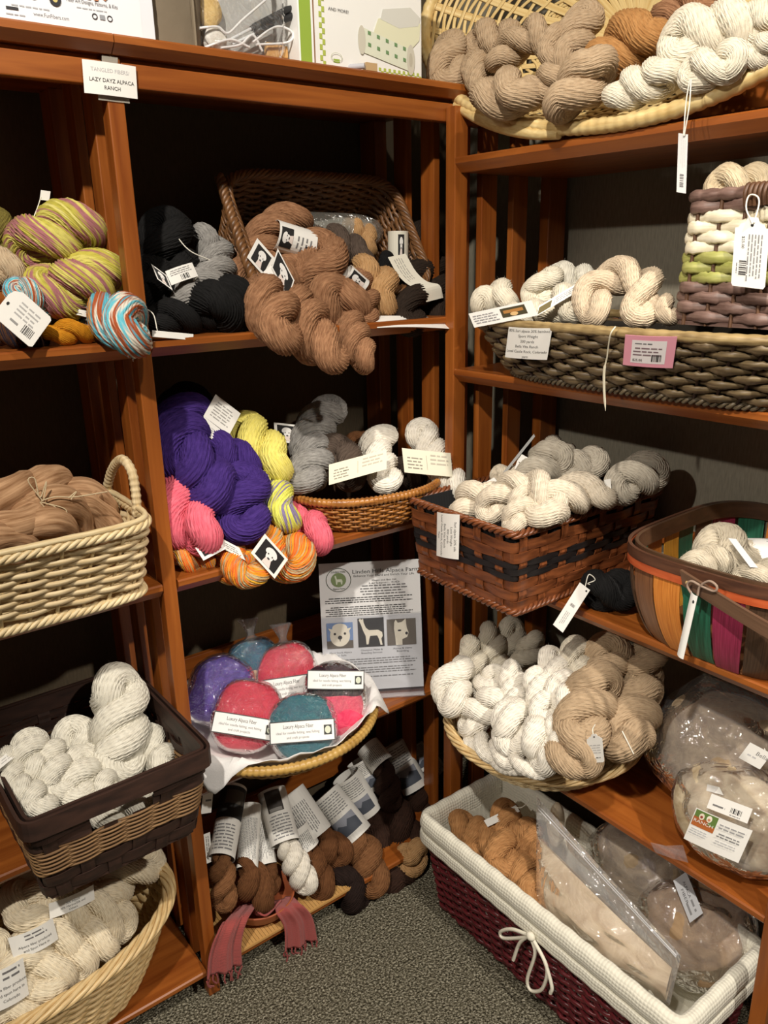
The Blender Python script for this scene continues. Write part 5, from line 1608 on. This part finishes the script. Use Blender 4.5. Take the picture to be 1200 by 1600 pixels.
# ================================================================== right bookcase, lower shelf: round bowl basket of skeins, bags of fleece
rb = Basket('round_bowl_basket', (.785, -.285, .476), math.radians(20), (.14, .14), (.225, .23), .085, 2., 'round pale wicker bowl basket heaped with white and beige skeins', prof=lambda t: t**.7)
rb.weave(9, 44, .0046, .0035, .0035, WILLOWP, .04, .85)
rb.stakes(44, .0026, .0026, WILLOWP)
rb.braid(.96, .0085, .0042, 7, WILLOW, 6)
rb.base(WILLOWP)
GR = 'white skeins in the round bowl basket'; GRB = 'beige skeins in the round bowl basket'
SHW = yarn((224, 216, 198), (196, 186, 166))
for pts, w, hf, m_, lab, g_ in (
    ([(722, 1044, .66), (708, 1070, .62), (706, 1102, .59)], 58, 3, WHITE, 'white skein hanging out at the left of the round bowl', GR),
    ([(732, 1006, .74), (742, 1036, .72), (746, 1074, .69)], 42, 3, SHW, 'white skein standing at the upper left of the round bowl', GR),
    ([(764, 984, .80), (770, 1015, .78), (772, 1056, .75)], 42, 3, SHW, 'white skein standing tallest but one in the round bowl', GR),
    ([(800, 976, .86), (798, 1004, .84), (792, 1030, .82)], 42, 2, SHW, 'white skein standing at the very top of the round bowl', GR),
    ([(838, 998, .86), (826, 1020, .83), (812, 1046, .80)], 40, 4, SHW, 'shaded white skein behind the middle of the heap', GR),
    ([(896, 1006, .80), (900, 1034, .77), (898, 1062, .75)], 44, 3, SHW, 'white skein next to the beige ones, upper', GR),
    ([(862, 1024, .76), (874, 1060, .72), (884, 1104, .66)], 48, 4, WHITE, 'white skein leaning beside the beige skeins', GR),
    ([(840, 1054, .70), (846, 1086, .67), (852, 1124, .63)], 46, 3, WHITE, 'white skein in the centre of the heap', GR),
    ([(800, 1044, .72), (804, 1076, .69), (814, 1112, .65)], 44, 4, WHITE, 'white twisted skein left of the centre', GR),
    ([(748, 1080, .68), (766, 1066, .69), (780, 1052, .71)], 40, 3, WHITE, 'small white skein lying between two standing ones', GR),
    ([(732, 1136, .61), (748, 1108, .63), (780, 1096, .65)], 52, 3, WHITE, 'white skein lying at the left front of the bowl', GR),
    ([(796, 1108, .63), (804, 1136, .60), (798, 1164, .58)], 60, 3, WHITE, 'fat white skein at the front of the heap', GR),
    ([(738, 1158, .60), (768, 1172, .58), (804, 1186, .575)], 38, 3, WHITE, 'loose white skein along the front rim', GR),
    ([(836, 1136, .61), (846, 1164, .59), (850, 1194, .58)], 56, 2, WHITE, 'white skein beside the beige skein at the front rim', GR),
    ([(780, 1190, .58), (816, 1194, .57), (850, 1200, .575)], 34, 2, WHITE, 'lowest white skein on the front rim of the bowl', GR),
    ([(868, 1128, .63), (874, 1150, .61), (872, 1172, .60)], 36, 3, WHITE, 'slim white skein wedged against the beige one', GR),
    ([(958, 1010, .84), (944, 1040, .81), (932, 1068, .78)], 66, 3, SPARK, 'beige skein with glitter, upper, at the back of the bowl', GRB),
    ([(946, 1062, .75), (922, 1096, .70), (908, 1132, .65), (914, 1150, .63)], 80, 4, SPARK, 'big beige skein beside the white ones', GRB),
    ([(1012, 1016, .90), (1010, 1040, .87), (1000, 1066, .85)], 58, 3, SPARK, 'beige skein at the far right back of the bowl', GRB),
    ([(1012, 1078, .84), (992, 1108, .79), (980, 1140, .73), (972, 1166, .69)], 76, 4, SPARK, 'beige skein with a white tie at the right rim', GRB),
    ([(870, 1184, .60), (892, 1182, .60), (922, 1182, .61)], 60, 2, SPARK, 'beige skein lying at the front under the price tag', GRB)):
    sk = skein('x', pts, w, hf, m_, lab, g_)
    if 'big beige' in lab: tgk = sk
    if 'white tie' in lab: string('tie', [P(972, 1142, x=.66), P(980, 1158, x=.66), P(990, 1178, x=.665)], .0012, None, sk)
cardp('price_tag', 'x', (916, 1148, .60), (940, 1146, .60), (920, 1192, .60), outline=TAGOUT, parent=tgk, prints=[('e', .5, .1, .06, .03, INK), ('l', .15, .35, .9, .7, 4, (190, 188, 186)), ('l', .5, .78, .85, .88, 1, GREYINK)])
string('cord', [P(928, 1152, x=.60), P(926, 1140, x=.61), P(930, 1132, x=.615)], .001, None, tgk)

FLC = fleece((214, 198, 168), (168, 146, 114), 22); FLD = fleece((176, 156, 128), (128, 108, 84), 22); FLT = fleece((226, 206, 176), (192, 166, 132), 18)
FILM = plastic((232, 232, 236), .86, .06, 14., .9)


def fleece_bag(name, ctr, rad, seed, label, wool, film=None, R=None, squ=2.5, grow=.010, amp=.13):
    root = empty(name, ctr-np.array([0, 0, rad[2]]), None, label, 'bag')
    MB().grid(blob(ctr, np.array(rad)-grow, seed, amp, R=R, squ=squ), True, False).build('fleece', wool, root)
    MB().grid(blob(ctr, rad, seed+50, amp*1.1, 72, 52, R=R, squ=squ, freq=4.5), True, False).build('clear_film', film or FILM, root)
    return root


b_up = fleece_bag('fleece_bag', np.array([.925, -.665, .615]), (.13, .15, .14), 31, 'clear bag of grey-brown fleece at the back of the lower right shelf', FLD)
b_lo = fleece_bag('fleece_bag', np.array([.845, -.765, .572]), (.13, .13, .098), 32, 'clear bag of fleece with a picture card, at the front of the lower right shelf', FLC)
# flat empty corner of the bag that lies on the shelf edge
c0 = P(1016, 1318, z=.48); V = np.array([[P(1016, 1316, z=.479), P(1040, 1322, z=.480), P(1066, 1330, z=.485)], [P(1024, 1332, z=.478), P(1050, 1342, z=.479), P(1075, 1352, z=.484)]])
V[0, :, 2] = [.479, .481, .5]; V[1, :, 2] = [.478, .480, .49]
MB().grid(V).build('bag_corner', FILM, b_lo)
card('picture_card', P(1088, 1262, x=.70), P(1176, 1298, x=.70), P(1068, 1310, x=.685), parent=b_lo, bend=.003,
     prints=[('r', .02, .02, .44, .5, (96, 124, 58)), ('r', .02, .34, .44, .5, (180, 100, 44)), ('r', .02, .22, .3, .36, (168, 92, 44)), ('e', .16, .17, .05, .1, (232, 220, 196)), ('e', .30, .15, .05, .1, (240, 232, 212)), ('e', .16, .18, .025, .04, (150, 60, 50)), ('e', .30, .17, .025, .04, (200, 140, 110)), ('t', 'RANCH', .23, .33, .13, (240, 236, 226), .36), ('l', .04, .55, .4, .75, 3, (190, 192, 196)), ('l', .5, .12, .95, .3, 2, (150, 150, 152)), ('l', .52, .38, .93, .54, 2, (120, 120, 122)), ('l', .52, .6, .93, .74, 2, (190, 190, 192))])
card('price_tag', P(1112, 1240, x=.72), P(1176, 1264, x=.72), P(1104, 1262, x=.71), parent=b_lo, prints=[('bc', .55, .4, .82, .75, 12, INK), ('l', .1, .5, .45, .8, 1, GREYINK), ('l', .55, .82, .82, .95, 1, GREYINK)])
card('paper_slip', P(1092, 1222, x=.76), P(1124, 1230, x=.76), P(1098, 1234, x=.75), parent=b_up, prints=[])
card('paper_slip', P(1172, 1160, x=.80), P(1206, 1178, x=.80), P(1154, 1184, x=.79), parent=b_up, prints=[('t', 'Bella', .75, .35, .3, GREYINK), ('l', .2, .5, .6, .7, 1, (190, 190, 192))])

# ================================================================== floor: wine red basket with a quilted white liner
fb = Basket('lined_floor_basket', (.713, -.462, .004), math.radians(90), (.338, .118), (.370, .144), .275, 26., 'long wine-red wicker basket with a white waffle liner on the floor')
fb.weave(20, 54, .0068, .005, .0042, WINE, .02, .86, m=6, jit=.5, bulge=.3)
fb.stakes(54, .003, .003, WINE, 0, .9)
fb.base(WINE)
LINER = cloth((226, 222, 206), 125., .9)


def liner(name, prof):
    n = 260
    prof = spline([(a, 0, b) for a, b in prof], 34)
    q, nn = fb.ring(.9, n)
    V = q[:, None]+prof[None, :, 0:1]*nn[:, None]+prof[None, :, 2:3]*np.array([0, 0, 1.])
    V[..., 2] += .0015*np.sin(np.arange(n)*.9)[:, None]*np.sin(np.linspace(0, 3, 34))[None]
    per = np.linspace(0, 1.02*2*(.28+.73), n+1)
    L = np.concatenate([[0], np.cumsum(np.linalg.norm(np.diff(prof, axis=0), axis=1))]); L = np.append(L, L[-1])
    MB().grid(V, True, False, per, L).build(name, LINER, fb.root, local=True)


liner('liner_roll', [(-.014, -.13), (-.016, -.03), (-.012, .022), (0, .036), (.014, .030), (.019, .008), (.014, -.012), (.010, -.016)])
liner('liner_skirt', [(.010, -.012), (.018, -.014), (.0195, -.03), (.0185, -.042), (.013, -.044)])
n = 120
q, nn = fb.ring(.08, n); q2, nn2 = fb.ring(.85, n)
mb = MB(); V = np.vstack([q-nn*.012, q.mean(0)[None]]); mb.add(V, [(i, (i+1) % n, n) for i in range(n)]); mb.grid(np.stack([q-nn*.012, q2-nn2*.013], 0), False, True)
mb.build('liner_inside', LINER, fb.root, local=True)
CORD = plain((230, 224, 206), .8, .2, 900.)
for pts in ([(828, 1462), (800, 1452), (782, 1456), (788, 1466), (828, 1464)], [(826, 1462), (812, 1474), (802, 1500)], [(828, 1462), (836, 1490), (824, 1530), (830, 1548), (848, 1544), (854, 1510), (830, 1464)], [(832, 1466), (850, 1500), (862, 1540), (860, 1552)]):
    string('bow_cord', [P(a, b, x=.545) for a, b in pts], .0042, CORD, fb.root)
MB().grid(blob(P(829, 1463, x=.543), (.008, .011, .010), 4, .1, 16, 12), True, False).build('bow_knot', CORD, fb.root)
GF = 'fawn skeins in the floor basket'
FW = yarn((188, 140, 92), (152, 106, 64))
for pts, w, hf, lab in (
    ([(722, 1282, .24), (736, 1300, .24), (752, 1330, .22)], 50, 3, 'fawn skein nearest the far corner of the floor basket'),
    ([(792, 1262, .28), (790, 1290, .27), (800, 1318, .25)], 44, 3, 'fawn skein standing beside the bag in the floor basket'),
    ([(772, 1300, .26), (782, 1330, .25), (790, 1358, .24)], 56, 4, 'fawn skein in the middle of the visible group'),
    ([(810, 1350, .23), (820, 1376, .23), (826, 1410, .22)], 52, 3, 'lowest fawn skein against the zip bag'),
    ([(760, 1350, .19), (776, 1372, .19), (800, 1396, .19)], 44, 3, 'fawn skein along the liner edge'),
    ([(820, 1290, .27), (832, 1310, .26), (836, 1340, .25)], 40, 3, 'fawn skein half behind the zip bag')):
    skein('z', pts, w, hf, FW, lab, GF)
fs = cardp('paper_label', 'z', (756, 1282, .30), (806, 1258, .31), (762, 1292, .295), label='narrow white label with a cord lying on the fawn skeins', cat='label')
string('cord', [P(804, 1260, z=.31), P(814, 1262, z=.31), P(826, 1252, z=.32), P(822, 1242, z=.33)], .0012, None, fs)

# zip bag standing in front, two more behind
zb = empty('zip_bag', P(950, 1470, z=.10), None, 'large clear zip bag of cream fleece in the floor basket', 'bag')
A, B_, C_, D = P(838, 1244, z=.43), P(1064, 1494, z=.325), P(1046, 1572, z=.20), P(838, 1436, z=.20)
nz_ = np.cross(B_-A, D-A); nz_ /= np.linalg.norm(nz_)
if nz_ @ (CAM-A) < 0: nz_ = -nz_
g = np.random.default_rng(8)


def pillow(puff, nu=50, nv=40, ins=0., t0=0., wob=.0022):
    u = np.linspace(ins, 1-ins, nu)[:, None]; v = np.linspace(t0+ins, 1-ins, nv)[None]
    base = (A*(1-u[..., None])+B_*u[..., None])*(1-v[..., None])+(D*(1-u[..., None])+C_*u[..., None])*v[..., None]
    h = puff*(np.sin(pi*u)**.7)*(np.sin(pi*np.clip((v-t0)/(1-t0), 0, 1))**.7)*(.35+.65*v)
    w = sum(np.sin(u*a+v*b+c) for a, b, c in g.normal(0, 12, (7, 3)))*wob*np.sin(pi*u)*np.sin(pi*v)
    return base, h, w


ZF = plastic((236, 234, 234), .84, .06, 9., 1.)
base, h, w = pillow(.05)
MB().grid(base+nz_*(h+w)[..., None]).build('clear_film', ZF, zb)
base, h, w = pillow(.05)
MB().grid(base-nz_*(h+w+.001)[..., None]).build('clear_film', ZF, zb)
base, h, w = pillow(.034, ins=.03, t0=.30)
mb = MB().grid(base+nz_*h[..., None]); mb.grid((base-nz_*(h*1.3)[..., None])[::-1])
mb.build('fleece', FLT, zb)
ZIP = plastic((236, 236, 240), .45, .1, 3., .1)
for off in (.055, .085):
    pth = np.array([(A+(D-A)*off)*(1-t)+(B_+(C_-B_)*off)*t for t in np.linspace(.02, .98, 12)])+nz_*.002
    MB().tube(pth, .0016, 6).build('zip_track', ZIP, zb)
g = np.random.default_rng(12)
wool2 = P(850, 1268, z=.38)
MB().grid(blob(P(868, 1290, z=.33), (.022, .022, .06), 77, .2), True, False).build('fleece', fleece((214, 204, 184), (188, 172, 146), 24), zb)
fleece_bag('fleece_bag', P(985, 1385, z=.20)+np.array([.03, 0, .04]), (.09, .125, .12), 41, 'crumpled clear bag of fleece behind the zip bag', FLD, plastic((225, 225, 230), .86, .07, 16., 1.1))
b3 = fleece_bag('fleece_bag', P(1075, 1480, z=.18)+np.array([.02, -.0, .03]), (.10, .12, .11), 42, 'clear bag of tan fleece with a printed slip, right end of the floor basket', fleece((186, 156, 122), (150, 120, 88), 22), plastic((225, 225, 230), .86, .07, 16., 1.1))
card('paper_slip', P(1052, 1376, z=.355), P(1072, 1362, z=.36), P(1078, 1442, z=.32), parent=b3, mat=plain((216, 218, 222), .6), prints=[('tv', 'ALPACA', .6, .35, .25, (90, 90, 92), .4), ('tv', 'FIBER', .3, .45, .25, (90, 90, 92), .35), ('lv', .1, .6, .8, .9, 2, (150, 150, 152))])

# ================================================================== on top of the left bookcase
ZT = 1.9685


def carton(name, x0, x1, y0, y1, h, mat, label, cat, rot=0.):
    r = empty(name, ((x0+x1)/2, (y0+y1)/2, ZT), None, label, cat)
    box_part('carton', (x0, y0, ZT), (x1, y1, ZT+h), mat, r, .0012)
    return r


def facecard(par, x0, x1, y, z0, z1, mat, prints):
    return card('printed_face', (x0, y-.0004, z1), (x1, y-.0004, z1), (x0, y-.0004, z0), parent=par, mat=mat, prints=prints, thick=.0003)


wbx = carton('craft_kit_box', -.245, .092, .0, .10, .26, plain((228, 232, 238), .5), 'white craft kit box with printed text on top of the bookcase', 'box')
BLK = (52, 52, 56)
facecard(wbx, -.243, .070, .0, ZT+.001, ZT+.259, plain((236, 238, 242), .5), [
    ('t', 'www.FunFibers.com', .55, .945, .030, (96, 96, 100), .165), ('l', .37, .905, .57, .925, 1, (176, 178, 182)), ('l', .34, .955, .44, .972, 1, (170, 172, 176)), ('r', .345, .925, .40, .94, BLK),
    ('t', 'Fiber Art Designs, Patterns, & Kits', .755, .842, .030, (110, 108, 110), .25), ('l', .67, .868, .85, .885, 1, (176, 178, 182)),
    ('o', .76, .91, .014, .017, .35, BLK), ('r', .785, .897, .81, .922, (150, 154, 160)), ('r', .785, .897, .795, .922, BLK), ('o', .835, .91, .014, .017, .3, BLK),
    ('r', .47, .80, .60, .84, (90, 110, 150)), ('e', .475, .845, .022, .026, (46, 46, 52)), ('e', .475, .845, .009, .011, (206, 190, 120)), ('e', .575, .855, .028, .034, (46, 46, 52)), ('e', .575, .855, .012, .015, (206, 190, 120)),
    ('p', [(.68, .74), (.80, .74), (.835, .80), (.82, .82), (.79, .79), (.785, .825), (.765, .825), (.76, .80), (.745, .825), (.72, .82), (.715, .79), (.67, .815)], (226, 140, 92))])
kb = empty('taupe_paper_sack', (.142, .07, ZT), None, 'tall taupe paper sack standing beside the craft kit box', 'sack')
MB().grid(np.array([[(x+.0*z, y+.006*math.sin(z*40+x*90), z) for z in np.linspace(ZT, ZT+.3, 14)] for x, y in ((.096, .02), (.115, .012), (.14, .016), (.165, .010), (.184, .02), (.186, .10), (.16, .115), (.11, .115), (.095, .10))]), True, False).build('paper', plain((116, 104, 86), .9, .3, 80.), kb)
MB().box((.1635, .006, ZT+.001), (.167, .012, ZT+.3)).build('fold', plain((136, 124, 104), .9), kb, smooth=False)

pk_ = empty('tool_packet', (.27, .04, ZT), None, 'clear packet of felting tools with two black grips on top of the bookcase', 'packet')
V = blob(np.array([.272, .045, ZT+.095]), (.085, .032, .094), 61, .05, 60, 44, squ=5.)
MB().grid(V, True, False).build('clear_film', plastic((232, 234, 238), .95, .07, 26., .9), pk_)
MB().box((.195, .055, ZT+.004), (.345, .060, ZT+.18)).build('backing_board', plain((176, 176, 172), .7), pk_, smooth=False)
for (a, b_) in (((392, 45), (455, 12)), ((397, 53), (462, 22))):
    p0, p1 = P(a[0], a[1], y=.024), P(b_[0], b_[1], y=.024)
    MB().tube(np.array([p0+(p1-p0)*t for t in np.linspace(0, 1, 10)]), [.004]+[.0062]*8+[.004], 10).build('tool_grip', plain((22, 22, 24), .5), pk_)
    d_ = (p0-p1)/np.linalg.norm(p0-p1)
    MB().tube(np.array([p0, p0+d_*.05]), .0026, 8).build('tool_shaft', plain((214, 216, 218), .2), pk_)
for (x0, y0, x1, y1) in ((418, 68, 436, 88), (438, 72, 450, 90)):
    q0, q1 = P(x0, y1, y=.028), P(x1, y0, y=.028)
    box_part('wood_block', (q0[0], .028, max(ZT+.002, q0[2])), (q1[0], .04, q1[2]), plain((206, 160, 96), .6), pk_)
for pts in ([(312, 44), (340, 42), (356, 52), (380, 30), (415, 0)], [(345, 75), (375, 70), (395, 55), (410, 80)], [(395, 66), (430, 42), (456, 50), (450, 66), (400, 70)], [(320, 74), (360, 62), (390, 74)]):
    string('white_tie', [P(a, b_, y=.02) for a, b_ in pts], .0022, plain((236, 236, 236), .4), pk_)
MB().grid(blob(P(335, 62, y=.035), (.022, .012, .018), 71, .2), True, False).build('wool_tuft', fleece((238, 236, 230), (214, 210, 200), 60), pk_)
MB().grid(blob(P(328, 18, y=.04), (.02, .012, .03), 72, .2), True, False).build('wool_tuft', fleece((226, 196, 130), (196, 160, 90), 60), pk_)
MB().box((.30-.03, .045, ZT+.12), (.34, .05, ZT+.175)).build('comb', plain((176, 190, 206), .4), pk_, smooth=False)

gbx = carton('spool_kit_box', .366, .655, .0, .09, .25, plain((240, 240, 236), .5), 'white and green kit box with a printed ribbon spool on top of the bookcase', 'box')
GRNP = (150, 178, 66)
chk = []
for i in range(28):
    for j in range(2):
        if (i+j) % 2 == 0:
            chk.append(('r', .145+j*.022, i/28., .167+j*.022, (i+1)/28., (176, 190, 84)))
for i in range(18):
    for j in range(2):
        if (i+j) % 2 == 0:
            chk.append(('r', .62+i*.021, .955+j*.022, .641+i*.021, .977+j*.022, (176, 190, 86)))
SPL = (206, 202, 186); RIB = (222, 226, 206); RG = (110, 146, 100)
facecard(gbx, .368, .653, .0, ZT+.001, ZT+.249, plain((242, 242, 238), .5), [('r', 0, 0, .085, 1, GRNP), ('r', .085, 0, .10, 1, (246, 246, 244)), ('r', .10, 0, .11, 1, (146, 110, 80))]+chk +
         [('t', 'AND MORE!', .30, .615, .03, (90, 90, 92), .16),
          ('p', [(.62, .62), (.78, .56), (.99, .60), (.98, .72), (.90, .80), (.58, .72)], (226, 226, 196)), ('p', [(.66, .55), (.9, .5), (.99, .56), (.97, .62), (.8, .66), (.64, .62)], (214, 214, 206)),
          ('p', [(.50, .70), (.88, .79), (.88, .95), (.50, .87)], RIB), ('e', .48, .785, .032, .10, SPL), ('e', .90, .87, .036, .11, SPL), ('e', .90, .87, .016, .05, (190, 184, 166))] +
         [('p', [(.53+i*.075, .715+i*.0165), (.555+i*.075, .72+i*.0165), (.555+i*.075, .745+i*.0165), (.53+i*.075, .74+i*.0165)], RG) for i in range(5)] +
         [('p', [(.53+i*.075, .795+i*.0165), (.555+i*.075, .80+i*.0165), (.555+i*.075, .825+i*.0165), (.53+i*.075, .82+i*.0165)], RG) for i in range(5)] +
         [('o', .27, .93, .045, .03, .1, (190, 196, 170)), ('r', .25, .94, .30, .965, (150, 178, 66))])
pn = P(556, 103, y=-.012)
tag(MB().tube(np.array([P(545, 105, z=ZT+.006), P(570, 103, z=ZT+.006)]), .005, 10).build('marker_cap', plain((190, 190, 196), .25)), 'grey marker cap lying before the spool kit box', 'cap')
q0 = P(582, 111, z=ZT)
tag(MB().box((q0[0]-.014, q0[1], ZT+.0005), (q0[0]+.012, q0[1]+.012, ZT+.014)).build('wood_block', plain((196, 164, 120), .6), smooth=False), 'small pale wooden block lying before the spool kit box', 'block')

# paper sign taped to the bookcase
sg = cardp('paper_sign', 'y', (128, 92, -.005), (212, 104, -.005), (132, 145, -.007), bend=.002, label='white paper sign reading lazy dayz alpaca ranch taped to the bookcase', cat='sign',
           prints=[('t', 'TANGLED FIBERS/', .5, .26, .17, (176, 174, 176), .72), ('t', 'LAZY DAYZ ALPACA', .52, .56, .17, INK, .84), ('t', 'RANCH', .52, .78, .17, INK, .3)])
TAPE = plastic((206, 200, 186), .6, .2, 3., .05)
card('tape', P(153, 146, y=-.0022), P(202, 152, y=-.0022), P(154, 156, y=-.0022), parent=sg, mat=TAPE, thick=.0003)
card('tape', P(159, 86, y=-.0028), P(184, 89, y=-.0028), P(159, 97, y=-.0028), parent=sg, mat=TAPE, thick=.0003)
